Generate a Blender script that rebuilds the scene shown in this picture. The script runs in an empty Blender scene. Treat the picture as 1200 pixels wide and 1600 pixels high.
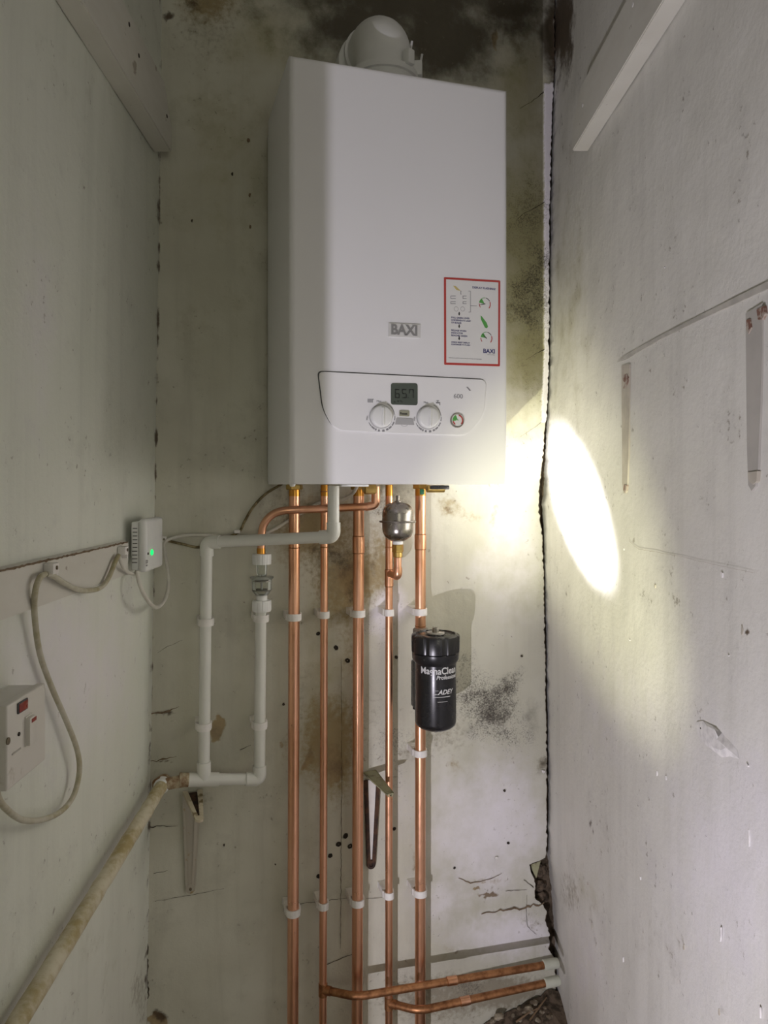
import bpy, bmesh, math, random
from mathutils import Vector, Matrix, noise as mn
random.seed(7)
SC = bpy.context.scene
COL = SC.collection
PI = math.pi
# ------------------------------------------------------------------ frame of reference
# world: X along the back wall, Y into it (wall face at y = WY), Z up, floor at 0; camera at x = y = 0
H = 1.25
TH = math.radians(16.7)
CS, SN = math.cos(TH), math.sin(TH)
FPX, CX, CY = 1200.0, 600.0, 760.0
WY = 1.54
# ------------------------------------------------------------------ camera
cd = bpy.data.cameras.new('camera'); cam = bpy.data.objects.new('camera', cd); COL.objects.link(cam)
cd.sensor_width = 36; cd.lens = 27; cd.shift_y = -0.025; cd.clip_start = 0.01
cam.location = (0, 0, H); cam.rotation_euler = (PI / 2, 0, -TH)
SC.camera = cam
# ------------------------------------------------------------------ world, lights, exposure
w = bpy.data.worlds.new('dim_room'); SC.world = w; w.use_nodes = True
w.node_tree.nodes['Background'].inputs[0].default_value = (0.9, 0.95, 0.8, 1)
w.node_tree.nodes['Background'].inputs[1].default_value = 0.02
SC.view_settings.view_transform = 'Standard'; SC.view_settings.look = 'None'
SC.view_settings.gamma = 1; SC.view_settings.use_curve_mapping = False
SC.view_settings.exposure = 0.1
TORCH = Vector((-0.30, 0.10, H - 0.85))
def spot(name, loc, target, energy, size_deg, blend, color, radius):
    d = bpy.data.lights.new(name, 'SPOT'); o = bpy.data.objects.new(name, d); COL.objects.link(o)
    d.energy = energy; d.spot_size = math.radians(size_deg); d.spot_blend = blend; d.color = color
    d.shadow_soft_size = radius
    o.location = loc; o.rotation_euler = (Vector(target) - Vector(loc)).to_track_quat('-Z', 'Y').to_euler()
    return o
AIM = Vector((0.848, 1.375, H + 0.010))
spot('torch_beam', TORCH, AIM, 2600, 7.5, 1.0, (1.0, 0.95, 1.0), 0.012)
spot('torch_halo', TORCH, AIM, 125, 22, 1.0, (1.0, 0.98, 0.60), 0.012)
spot('torch_spill', TORCH, (0.55, 1.4, H - 0.1), 44, 150, 0.4, (1.0, 0.945, 1.07), 0.005)
ad = bpy.data.lights.new('room_fill', 'AREA'); ao = bpy.data.objects.new('room_fill', ad); COL.objects.link(ao)  # unseen fill behind the camera, added to raise the ambient light
ad.energy = 7.0; ad.size = 1.0; ad.color = (1.0, 0.97, 0.82)
ao.location = (0.1, -2.1, 1.35); ao.rotation_euler = (PI / 2, 0, 0)

# ------------------------------------------------------------------ projection helpers (pixel of the photograph -> point on a surface)
def c2w(xc, d, zr): return Vector((xc * CS + d * SN, -xc * SN + d * CS, zr + H))
def P(px, py, n):                       # on the plane y = n
    u = (px - CX) / FPX; v = (CY - py) / FPX
    d = n / (CS - SN * u)
    return c2w(u * d, d, v * d)
LA, LB, LC = -0.41469, 0.01375, -0.0175       # left wall: xc = LA + LB*zr + LC*d
RA = 0.4056
def PL(px, py, off=0.0):
    u = (px - CX) / FPX; v = (CY - py) / FPX
    d = (LA + off) / (u - LB * v - LC)
    return c2w(u * d, d, v * d)
def LW(d, zr, off=0.0): return c2w(LA + LB * zr + LC * d + off, d, zr)
def PR(px, py, off=0.0):
    u = (px - CX) / FPX; v = (CY - py) / FPX
    d = (RA - off) / (u - LC)
    return c2w(u * d, d, v * d)
def w2px(p):
    x, y, z = p[0], p[1], p[2] - H
    d = x * SN + y * CS; xc = x * CS - y * SN
    if d < 0.05: return (-9999, 0)
    return (CX + FPX * xc / d, CY - FPX * z / d)
def interp(tab, y):
    if y <= tab[0][0]: return tab[0][1]
    for (a, b), (c, d) in zip(tab, tab[1:]):
        if y <= c: return b + (d - b) * (y - a) / (c - a)
    return tab[-1][1]

# ------------------------------------------------------------------ material helpers
class NT:
    def __init__(s, name):
        m = bpy.data.materials.new(name); m.use_nodes = True
        s.m = m; s.t = m.node_tree; s.b = s.t.nodes['Principled BSDF']
    def n(s, ty, **kw):
        nd = s.t.nodes.new(ty)
        for k, v in kw.items(): setattr(nd, k, v)
        return nd
    def put(s, sock, v):
        if hasattr(v, 'is_output') or isinstance(v, bpy.types.NodeSocket): s.t.links.new(v, sock)
        else: sock.default_value = v
    def math(s, op, a, b=0.0, c=None, clamp=False):
        nd = s.n('ShaderNodeMath', operation=op, use_clamp=clamp)
        s.put(nd.inputs[0], a); s.put(nd.inputs[1], b)
        if c is not None: s.put(nd.inputs[2], c)
        return nd.outputs[0]
    def mix(s, f, a, b):
        nd = s.n('ShaderNodeMix', data_type='RGBA')
        s.put(nd.inputs[0], f)
        for sock, v in ((nd.inputs[6], a), (nd.inputs[7], b)):
            s.put(sock, v if not isinstance(v, tuple) else (v + (1,))[:4])
        return nd.outputs[2]
    def coords(s, scale=(1, 1, 1)):
        tc = s.n('ShaderNodeTexCoord'); mp = s.n('ShaderNodeMapping')
        s.t.links.new(tc.outputs['Object'], mp.inputs[0]); mp.inputs['Scale'].default_value = scale
        return mp.outputs[0]
    def noise(s, scale, detail=4, rough=0.55, vec=None, dist=0.0):
        nd = s.n('ShaderNodeTexNoise'); nd.inputs['Scale'].default_value = scale
        nd.inputs['Detail'].default_value = detail; nd.inputs['Roughness'].default_value = rough
        nd.inputs['Distortion'].default_value = dist
        s.t.links.new(vec if vec is not None else s.coords(), nd.inputs['Vector'])
        return nd.outputs['Fac']
    def step(s, v, lo, hi):
        nd = s.n('ShaderNodeMapRange', interpolation_type='SMOOTHSTEP')
        s.put(nd.inputs[0], v); nd.inputs[1].default_value = lo; nd.inputs[2].default_value = hi
        return nd.outputs[0]
    def bump(s, h, strength=0.3, dist=0.002):
        nd = s.n('ShaderNodeBump'); nd.inputs['Strength'].default_value = strength; nd.inputs['Distance'].default_value = dist
        s.t.links.new(h, nd.inputs['Height']); s.t.links.new(nd.outputs[0], s.b.inputs['Normal'])
    def col(s, v): s.put(s.b.inputs['Base Color'], v if not isinstance(v, tuple) else (v + (1,))[:4])

def plain(name, color, rough=0.5, metal=0.0, vary=0.12, scale=25, bump=0.0, dark=None, coat=0.0):
    k = NT(name); nz = k.noise(scale, 5)
    d = dark or tuple(c * (1 - vary) for c in color)
    k.col(k.mix(k.step(nz, 0.35, 0.7), color, d))
    k.b.inputs['Metallic'].default_value = metal
    rn = k.math('MULTIPLY_ADD', nz, 0.25, max(rough - 0.12, 0.02)); k.put(k.b.inputs['Roughness'], rn)
    if coat: k.b.inputs['Coat Weight'].default_value = coat
    if bump: k.bump(nz, bump, 0.001)
    return k.m
def dirty(name, color, dirt, lo=0.42, hi=0.62, scale=18, rough=0.55, fine=90):
    k = NT(name); a = k.noise(scale, 6, 0.65); b = k.noise(fine, 4)
    f = k.step(k.math('MULTIPLY_ADD', b, 0.35, k.math('SUBTRACT', a, 0.17)), lo, hi)
    k.col(k.mix(f, color, dirt)); k.b.inputs['Roughness'].default_value = rough
    k.bump(b, 0.15, 0.001)
    return k.m

M = {}
M['white_metal'] = plain('white_enamel', (0.80, 0.80, 0.81), 0.32, vary=0.015, scale=4)
M['white_plastic'] = plain('white_plastic', (0.78, 0.79, 0.77), 0.38, vary=0.05)
M['panel_plastic'] = plain('panel_plastic', (0.80, 0.80, 0.80), 0.42, vary=0.01)
M['pipe_plastic'] = plain('waste_pipe_plastic', (0.72, 0.725, 0.67), 0.35, vary=0.06, scale=12)
M['clip_plastic'] = plain('clip_plastic', (0.80, 0.78, 0.74), 0.45, vary=0.08, scale=60)
M['grey_plastic'] = plain('grey_plastic', (0.42, 0.42, 0.42), 0.45, vary=0.05)
M['groove'] = plain('dark_groove', (0.08, 0.08, 0.085), 0.6, vary=0.1)
M['black_plastic'] = plain('black_plastic', (0.012, 0.012, 0.014), 0.28, vary=0.3, scale=40)
M['dark_hole'] = plain('dark_hole', (0.03, 0.022, 0.015), 0.9, vary=0.3)
M['lcd'] = plain('lcd_glass', (0.080, 0.098, 0.078), 0.18, vary=0.03)
M['lcd_ink'] = plain('lcd_ink', (0.018, 0.022, 0.018), 0.4)
M['print_grey'] = plain('grey_print', (0.25, 0.25, 0.26), 0.6, vary=0.05)
M['print_blue'] = plain('blue_print', (0.04, 0.04, 0.16), 0.6, vary=0.05)
M['print_dark'] = plain('dark_print', (0.03, 0.03, 0.03), 0.6, vary=0.05)
M['print_silver'] = plain('silver_print', (0.62, 0.62, 0.62), 0.5, vary=0.05)
M['paper'] = plain('label_paper', (0.74, 0.74, 0.72), 0.5, vary=0.02)
M['red_print'] = plain('red_print', (0.47, 0.055, 0.045), 0.5, vary=0.05)
M['green_print'] = plain('green_print', (0.10, 0.38, 0.08), 0.5, vary=0.1)
M['yellow_print'] = plain('yellow_print', (0.60, 0.50, 0.20), 0.5, vary=0.1)
M['red_plastic'] = plain('red_plastic', (0.30, 0.03, 0.02), 0.3, vary=0.2, scale=120)
M['button_lens'] = plain('button_lens', (0.36, 0.36, 0.26), 0.4, vary=0.1)
M['badge'] = plain('badge_silver', (0.74, 0.74, 0.73), 0.35, 0.25, vary=0.05)
M['badge_letter'] = plain('badge_letter', (0.30, 0.30, 0.30), 0.4, 0.3, vary=0.1)
M['brass'] = plain('brass', (0.62, 0.43, 0.14), 0.35, 1.0, vary=0.35, scale=60)
M['steel'] = plain('brushed_steel', (0.30, 0.28, 0.25), 0.27, 1.0, vary=0.2, scale=30)
M['dull_steel'] = plain('dull_steel', (0.40, 0.38, 0.34), 0.5, 1.0, vary=0.3, scale=80)
M['green_tag'] = plain('green_tag', (0.01, 0.13, 0.06), 0.4)
M['old_cable'] = dirty('old_cable', (0.54, 0.52, 0.42), (0.34, 0.30, 0.16), 0.36, 0.72, 12)
M['white_cable'] = plain('white_cable', (0.66, 0.64, 0.57), 0.45, vary=0.15, scale=30)
M['dirty_cable'] = dirty('stained_cable', (0.30, 0.25, 0.13), (0.10, 0.075, 0.025), 0.38, 0.6, 60)
M['grimy_pipe'] = dirty('grimy_pipe', (0.60, 0.56, 0.42), (0.36, 0.29, 0.13), 0.34, 0.66, 16)
M['brown_pipe'] = dirty('brown_stained_joint', (0.50, 0.44, 0.30), (0.20, 0.10, 0.04), 0.32, 0.58, 30)
M['bracket_paint'] = dirty('cream_bracket_paint', (0.60, 0.54, 0.40), (0.25, 0.19, 0.10), 0.52, 0.66, 60)
M['wall_bracket_paint'] = dirty('grey_bracket_paint', (0.40, 0.37, 0.30), (0.30, 0.19, 0.05), 0.58, 0.70, 30)
M['olive_paint'] = dirty('olive_bracket_paint', (0.36, 0.36, 0.22), (0.16, 0.14, 0.07), 0.5, 0.7, 50)
M['rust'] = dirty('rusty_steel', (0.085, 0.04, 0.02), (0.03, 0.017, 0.012), 0.4, 0.6, 60, 0.8)
M['spur_plastic'] = dirty('aged_white_plastic', (0.68, 0.66, 0.60), (0.40, 0.36, 0.26), 0.60, 0.78, 14, 0.4)
M['sleeve'] = plain('pale_sleeve', (0.52, 0.54, 0.44), 0.5, vary=0.15)
M['screw'] = plain('screw_metal', (0.20, 0.17, 0.12), 0.45, 0.8, vary=0.3, scale=200)
M['brick_scar'] = dirty('brick_showing', (0.20, 0.10, 0.07), (0.42, 0.36, 0.30), 0.42, 0.56, 90, 0.9)
M['scar_grey'] = plain('bare_grey_paint', (0.46, 0.44, 0.40), 0.6, vary=0.12, scale=20)
M['scar_cream'] = plain('bare_cream_paint', (0.52, 0.48, 0.40), 0.7, vary=0.15, scale=40)
M['stone'] = dirty('rubble_stone', (0.34, 0.30, 0.22), (0.13, 0.10, 0.065), 0.36, 0.6, 60, 0.95)
M['rubble'] = dirty('rubble_dirt', (0.15, 0.11, 0.075), (0.045, 0.033, 0.02), 0.4, 0.62, 50, 0.95)
M['twig'] = plain('dry_twig', (0.20, 0.13, 0.07), 0.8, vary=0.3)
M['crack'] = plain('dark_crack', (0.06, 0.045, 0.03), 0.9, vary=0.3)
M['brown_tear'] = plain('brown_torn_paint', (0.20, 0.14, 0.085), 0.9, vary=0.35, scale=120)
M['plaster_chip'] = plain('white_plaster', (0.80, 0.78, 0.76), 0.8, vary=0.2, scale=120)
M['room'] = plain('room_paint', (0.60, 0.58, 0.50), 0.8, vary=0.05, scale=3)
M['concrete'] = dirty('concrete', (0.32, 0.28, 0.22), (0.18, 0.15, 0.11), 0.4, 0.65, 10, 0.9)
M['painted_timber'] = None
k = NT('copper'); a = k.noise(9, 5, 0.6, k.coords((1, 1, 0.35))); b = k.noise(70, 4, 0.6)
k.col(k.mix(k.step(a, 0.46, 0.70), (0.80, 0.45, 0.29), (0.52, 0.25, 0.12)))
k.b.inputs['Metallic'].default_value = 1.0
k.put(k.b.inputs['Roughness'], k.math('MULTIPLY_ADD', b, 0.25, 0.20)); M['copper'] = k.m
k = NT('tarnished_copper'); b = k.noise(60, 5, 0.65)
k.col(k.mix(k.step(b, 0.36, 0.72), (0.45, 0.22, 0.10), (0.22, 0.10, 0.045)))
k.b.inputs['Metallic'].default_value = 0.9
k.put(k.b.inputs['Roughness'], k.math('MULTIPLY_ADD', b, 0.4, 0.28)); M['tarnished'] = k.m
k = NT('fluxed_copper'); k.col((0.62, 0.30, 0.06)); k.b.inputs['Metallic'].default_value = 1.0; k.b.inputs['Roughness'].default_value = 0.3; M['fluxed'] = k.m
k = NT('clear_plastic'); tr = k.n('ShaderNodeBsdfTransparent'); tr.inputs[0].default_value = (0.96, 0.97, 0.955, 1)
k.col((0.75, 0.77, 0.74)); k.b.inputs['Roughness'].default_value = 0.08; mx = k.n('ShaderNodeMixShader'); fr_ = k.n('ShaderNodeFresnel'); fr_.inputs[0].default_value = 1.35
k.put(mx.inputs[0], k.math('MULTIPLY', fr_.outputs[0], 0.8)); k.t.links.new(tr.outputs[0], mx.inputs[1]); k.t.links.new(k.b.outputs[0], mx.inputs[2])
k.t.links.new(mx.outputs[0], k.t.nodes['Material Output'].inputs[0]); M['clear'] = k.m
k = NT('green_light'); k.col((0.0, 0.5, 0.1)); k.b.inputs['Emission Color'].default_value = (0.0, 1.0, 0.16, 1); k.b.inputs['Emission Strength'].default_value = 1.3; M['led'] = k.m
k = NT('white_gloss_timber'); st = k.noise(6, 4, 0.5, k.coords((3, 3, 9))); ch = k.noise(38, 4, 0.6)
k.col(k.mix(k.step(ch, 0.66, 0.70), k.mix(st, (0.70, 0.69, 0.63), (0.60, 0.58, 0.51)), (0.36, 0.32, 0.26)))
k.b.inputs['Roughness'].default_value = 0.42; k.bump(st, 0.2, 0.002); M['painted_timber'] = k.m

def wall_mat(name, c1, c2, streak_axis, streak_amt, rough=0.6):
    """painted plaster, marks and some shade in vertex masks m1 = (mould, ochre, bare, dirt), m2 = (clean, speck, yellow, brown)"""
    k = NT(name)
    at = k.n('ShaderNodeAttribute', attribute_name='m1'); s1 = k.n('ShaderNodeSeparateColor'); k.t.links.new(at.outputs['Color'], s1.inputs[0])
    at2 = k.n('ShaderNodeAttribute', attribute_name='m2'); s2 = k.n('ShaderNodeSeparateColor'); k.t.links.new(at2.outputs['Color'], s2.inputs[0])
    mould_shade, ochre, bare = s1.outputs[0], s1.outputs[1], s1.outputs[2]
    dirt = at.outputs['Alpha']; pale_tone, speck, yellow = s2.outputs[0], s2.outputs[1], s2.outputs[2]; brown = at2.outputs['Alpha']
    big = k.noise(2.2, 4, 0.6); mid = k.noise(14, 6, 0.65); fine = k.noise(85, 5, 0.65); vf = k.noise(330, 4, 0.7)
    st = k.noise(1.0, 5, 0.6, k.coords(streak_axis))
    base = k.mix(k.step(big, 0.3, 0.7), c1, c2)
    dk = tuple(x * 0.78 for x in c2)
    base = k.mix(k.math('MULTIPLY', k.step(st, 0.45, 0.75), streak_amt), base, dk)
    base = k.mix(k.math('MULTIPLY', k.step(mid, 0.50, 0.72), 0.38), base, dk)
    base = k.mix(k.step(k.math('ADD', pale_tone, k.math('MULTIPLY', k.math('SUBTRACT', mid, 0.5), 0.7)), 0.05, 0.7), base, (0.80, 0.775, 0.80))
    def m(mask, nz, gain, lo, hi): return k.step(k.math('ADD', mask, k.math('MULTIPLY', k.math('SUBTRACT', nz, 0.5), gain)), lo, hi)
    base = k.mix(k.math('MULTIPLY', m(yellow, mid, 0.9, 0.2, 0.9), 0.75), base, (0.33, 0.30, 0.12))
    base = k.mix(k.math('MULTIPLY', m(ochre, fine, 1.0, 0.25, 0.85), 0.85), base, (0.30, 0.22, 0.085))
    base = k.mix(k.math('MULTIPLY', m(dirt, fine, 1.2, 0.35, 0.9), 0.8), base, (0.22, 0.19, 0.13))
    base = k.mix(k.math('MULTIPLY', m(bare, fine, 0.25, 0.42, 0.55), 0.9), base, k.mix(k.step(mid, .35, .65), (0.36, 0.265, 0.125), (0.17, 0.115, 0.06)))
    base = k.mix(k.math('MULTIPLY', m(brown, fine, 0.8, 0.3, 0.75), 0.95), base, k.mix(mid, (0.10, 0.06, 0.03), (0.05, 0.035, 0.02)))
    base = k.mix(k.math('MULTIPLY', m(mould_shade, mid, 1.0, 0.25, 0.85), 0.93), base, k.mix(fine, (0.035, 0.028, 0.014), (0.075, 0.060, 0.032)))
    sp = k.step(k.math('ADD', k.math('MULTIPLY', speck, 0.30), k.math('MULTIPLY_ADD', mid, 0.45, k.math('MULTIPLY', vf, 0.55))), 0.64, 0.86)
    base = k.mix(k.math('MULTIPLY', sp, k.step(speck, 0.02, 0.3)), base, (0.055, 0.048, 0.038))
    dots = k.step(k.math('MULTIPLY_ADD', mid, 0.35, k.math('MULTIPLY', fine, 0.65)), 0.60, 0.66)
    base = k.mix(k.math('MULTIPLY', dots, k.math('SUBTRACT', 0.7, k.math('MULTIPLY', pale_tone, 0.5))), base, (0.20, 0.17, 0.12))
    k.col(base)
    k.put(k.b.inputs['Roughness'], k.math('MULTIPLY_ADD', mid, 0.25, rough - 0.1))
    k.bump(k.math('MULTIPLY_ADD', mid, 1.0, k.math('MULTIPLY', fine, 0.6)), 0.5, 0.003)
    return k.m
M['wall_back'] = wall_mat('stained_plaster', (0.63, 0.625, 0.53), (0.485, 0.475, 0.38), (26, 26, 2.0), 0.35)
M['wall_left'] = wall_mat('left_wall_paint', (0.755, 0.775, 0.69), (0.69, 0.715, 0.62), (18, 18, 0.9), 0.35, 0.45)
M['wall_right'] = wall_mat('right_wall_paint', (0.735, 0.725, 0.675), (0.66, 0.65, 0.595), (22, 22, 1.0), 0.35, 0.5)
M['core'] = dirty('brick_core', (0.12, 0.09, 0.06), (0.05, 0.035, 0.02), 0.4, 0.6, 40, 0.95)

# ------------------------------------------------------------------ mesh helpers
def box(bm, lo, hi, bev=0.0, seg=2):
    r = bmesh.ops.create_cube(bm, size=1.0); vs = r['verts']
    for v in vs: v.co = Vector([lo[i] + (v.co[i] + 0.5) * (hi[i] - lo[i]) for i in range(3)])
    if bev:
        es = list({e for v in vs for e in v.link_edges})
        bmesh.ops.bevel(bm, geom=es, offset=bev, segments=seg, affect='EDGES', profile=0.5)
    return bm
def frame_box(bm, o, ax, ay, az, lo, hi, bev=0.0, seg=2):
    """box in a local frame given by origin and three axes"""
    b2 = bmesh.new(); box(b2, lo, hi, bev, seg)
    mt = Matrix((ax, ay, az)).transposed().to_4x4(); mt.translation = o
    join(bm, b2, mt); return bm
def join(bm, b2, mt=None):
    me = bpy.data.meshes.new('tmp'); 
    if mt is not None: b2.transform(mt)
    b2.to_mesh(me); b2.free(); bm.from_mesh(me); bpy.data.meshes.remove(me)
def fillet(pts, r, n=8):
    pts = [Vector(p) for p in pts]; out = [pts[0]]
    for i in range(1, len(pts) - 1):
        p = pts[i]; a = pts[i - 1] - p; b = pts[i + 1] - p
        t = min(r, a.length * 0.49, b.length * 0.49); p0 = p + a.normalized() * t; p2 = p + b.normalized() * t
        for j in range(n + 1):
            s = j / n; out.append(p0 * (1 - s) ** 2 + p * 2 * s * (1 - s) + p2 * s * s)
    out.append(pts[-1]); return out
def smooth(pts, n=8):
    pts = [Vector(p) for p in pts]; q = [pts[0] * 2 - pts[1]] + pts + [pts[-1] * 2 - pts[-2]]; out = []
    for i in range(1, len(q) - 2):
        for j in range(n):
            t = j / n; a, b, c, d = q[i - 1:i + 3]
            out.append(0.5 * ((2 * b) + (c - a) * t + (2 * a - 5 * b + 4 * c - d) * t * t + (3 * b - a - 3 * c + d) * t ** 3))
    out.append(pts[-1]); return out
def tube(bm, pts, r, seg=16, cap=True):
    pts = [Vector(p) for p in pts]; rings = []
    t = (pts[1] - pts[0]).normalized(); up = Vector((0, 0, 1)) if abs(t.z) < 0.9 else Vector((0, 1, 0))
    nrm = t.cross(up).normalized()
    for i, p in enumerate(pts):
        if i == 0: tt = (pts[1] - p)
        elif i == len(pts) - 1: tt = (p - pts[i - 1])
        else: tt = (pts[i + 1] - pts[i - 1])
        tt.normalize(); nrm = (nrm - tt * nrm.dot(tt)).normalized(); bi = tt.cross(nrm)
        rr = r[i] if isinstance(r, (list, tuple)) else r
        rings.append([bm.verts.new(p + (nrm * math.cos(2 * PI * k / seg) + bi * math.sin(2 * PI * k / seg)) * rr) for k in range(seg)])
    for a, b in zip(rings, rings[1:]):
        for k in range(seg): bm.faces.new((a[k], a[(k + 1) % seg], b[(k + 1) % seg], b[k]))
    if cap:
        bm.faces.new(rings[0][::-1]); bm.faces.new(rings[-1])
    return bm
def lathe(bm, prof, o, ax=(0, 0, 1), seg=32, shape=None):
    """prof: (radius, height) from bottom to top around axis ax through o"""
    ax = Vector(ax).normalized(); up = Vector((0, 1, 0)) if abs(ax.y) < 0.9 else Vector((0, 0, 1))
    a = ax.cross(up).normalized(); b = ax.cross(a); rings = []
    for (r, h) in prof:
        if r < 1e-6: rings.append([bm.verts.new(Vector(o) + ax * h)])
        else:
            rings.append([bm.verts.new(Vector(o) + ax * h + (a * math.cos(2 * PI * k / seg) + b * math.sin(2 * PI * k / seg)) * r * (shape(k) if shape else 1)) for k in range(seg)])
    for p, q in zip(rings, rings[1:]):
        for k in range(seg):
            k2 = (k + 1) % seg
            if len(p) == 1 and len(q) == 1: continue
            if len(p) == 1: bm.faces.new((p[0], q[k2], q[k]))
            elif len(q) == 1: bm.faces.new((p[k], p[k2], q[0]))
            else: bm.faces.new((p[k], p[k2], q[k2], q[k]))
    if len(rings[0]) > 1: bm.faces.new(rings[0][::-1])
    if len(rings[-1]) > 1: bm.faces.new(rings[-1])
    return bm
def prism(bm, front, d):
    """polygon (list of points) extruded by vector d"""
    f = [bm.verts.new(Vector(p)) for p in front]; b = [bm.verts.new(Vector(p) + Vector(d)) for p in front]
    bm.faces.new(f); bm.faces.new(b[::-1]); n = len(f)
    for i in range(n): bm.faces.new((f[i], b[i], b[(i + 1) % n], f[(i + 1) % n]))
    return bm
def rootloc(p):
    while p.parent: p = p.parent
    return p.location
def obj(name, bm, mat, parent=None, ang=35, recalc=True):
    if recalc: bmesh.ops.recalc_face_normals(bm, faces=bm.faces)
    me = bpy.data.meshes.new(name)
    if parent is not None: bm.transform(Matrix.Translation(-rootloc(parent)))
    bm.to_mesh(me); bm.free()
    me.polygons.foreach_set('use_smooth', [True] * len(me.polygons)); me.set_sharp_from_angle(angle=math.radians(ang))
    me.materials.append(mat)
    o = bpy.data.objects.new(name, me); COL.objects.link(o)
    if parent is not None: o.parent = parent
    return o
def thing(name, label, cat, loc, group=None):
    o = bpy.data.objects.new(name, None); COL.objects.link(o); o.location = loc; o.empty_display_size = 0.05
    tag(o, label, cat, group); return o
def tag(o, label, cat, group=None):
    o['label'] = label; o['category'] = cat
    if group: o['group'] = group
    return o
def struct(name, bm, mat, parent=None, label=None):
    o = obj(name, bm, mat, parent)
    if parent is None: o['kind'] = 'structure'
    if label: o['label'] = label
    return o
def B(): return bmesh.new()
def text_bm(s, size, depth=0.0002, bold=0.0, shear=0.0, align='CENTER'):
    c = bpy.data.curves.new('txt', 'FONT'); c.body = s; c.size = size; c.extrude = depth; c.offset = bold; c.shear = shear
    c.align_x = align; c.align_y = 'CENTER'; c.resolution_u = 3
    o = bpy.data.objects.new('txt', c); me = o.to_mesh(); bm = bmesh.new(); bm.from_mesh(me)
    o.to_mesh_clear(); bpy.data.objects.remove(o); bpy.data.curves.remove(c)
    return bm
def onfront(bm, p, sx=1.0, rot=0.0):
    """text/plate in local xy -> upright on a plane facing the viewer (-Y) at p"""
    mt = Matrix.Translation(p) @ Matrix.Rotation(rot, 4, 'Y') @ Matrix.Rotation(PI / 2, 4, 'X') @ Matrix.Diagonal((sx, 1, 1, 1))
    bm.transform(mt); return bm

# ================================================================== SETTING
import numpy as np
CEIL = 2.40
def grid_surface(name, pos, nu, nv, mat, masks, flip=False, disp=None):
    """pos(s, t) -> point; masks(px, py, noise) -> dict of arrays laid on the surface where it stands"""
    pts = [pos(i / nu, j / nv) for j in range(nv + 1) for i in range(nu + 1)]
    A = np.array([p[:] for p in pts]); n = len(pts)
    uv = np.array([w2px(p) for p in A])
    n1 = np.array([mn.noise(Vector(p) * 14) for p in A]); n2 = np.array([mn.noise(Vector(p) * 45 + Vector((3, 1, 7))) for p in A])
    n3 = np.array([mn.noise(Vector(p) * 130 + Vector((5, 2, 1))) for p in A])
    px = uv[:, 0] + 14 * n1 + 6 * n2; py = uv[:, 1] + 14 * np.roll(n1, 5) + 6 * n3
    mk = masks(px, py, uv[:, 0], uv[:, 1], n1, n2, n3)
    if disp is not None: A = disp(A, mk, n1, n2, n3)
    fs = []
    for j in range(nv):
        for i in range(nu):
            a = j * (nu + 1) + i; f = (a, a + 1, a + nu + 2, a + nu + 1); fs.append(f[::-1] if flip else f)
    me = bpy.data.meshes.new(name); me.from_pydata(A.tolist(), [], fs)
    for an, keys in (('m1', ('mould_shade', 'ochre', 'bare', 'dirt')), ('m2', ('pale_tone', 'speck', 'yellow', 'brown'))):
        at = me.attributes.new(an, 'FLOAT_COLOR', 'POINT'); z = np.zeros(n)
        at.data.foreach_set('color', np.clip(np.stack([mk.get(q, z) for q in keys], 1), 0, 1).ravel().astype(np.float32))
    me.polygons.foreach_set('use_smooth', [True] * len(me.polygons)); me.materials.append(mat)
    o = bpy.data.objects.new(name, me); COL.objects.link(o); o['kind'] = 'structure'
    return o
def blob(px, py, cx, cy, rx, ry, a=1.0):
    return a * np.exp(-(((px - cx) / rx) ** 2 + ((py - cy) / ry) ** 2))
def blobs(px, py, lst):
    out = np.zeros(len(px))
    for b in lst: out = np.maximum(out, blob(px, py, *b))
    return out
def band(py, lo, hi, s): return 1 / (1 + np.exp(-(py - lo) / s)) * 1 / (1 + np.exp((py - hi) / s))

RX = [(-200, 870), (0, 869), (130, 868), (330, 863), (560, 862), (640, 858), (720, 856), (790, 851), (850, 852), (1000, 855), (1200, 859), (1340, 859), (1420, 868), (1495, 873), (1700, 875)]   # right wall's inner edge
GAP = [(-200, 2), (120, 2), (130, 4), (200, 5), (330, 5), (520, 5), (640, 4), (700, 7), (760, 10), (790, 9), (840, 4), (900, 3), (1000, 3), (1190, 4), (1330, 4), (1343, 6), (1347, 33), (1360, 30), (1380, 26), (1400, 30), (1415, 18), (1425, 13), (1440, 16), (1460, 12), (1490, 13), (1498, 6), (1600, 4), (1700, 4)]
def back_left_x(zr):    # where the left wall meets the back wall
    xc = None; d = (WY + SN * (LA + LB * zr)) / (CS + SN * 0.0175)
    return c2w(LA + LB * zr + LC * d, d, zr).x
def back_right_x(zr):
    py = CY - zr / 1.715 * FPX
    return P(interp(RX, py) - interp(GAP, py) - 2.8 * abs(mn.noise(Vector((0, 0, zr * 45)))) - 2.2 * mn.noise(Vector((4, 0, zr * 130))), CY, WY).x
def back_pos(s, t):
    zr = -H + t * CEIL
    a = back_left_x(zr) - 0.002; b = back_right_x(zr)
    return Vector((a + (b - a) * s, WY, zr + H))
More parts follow.
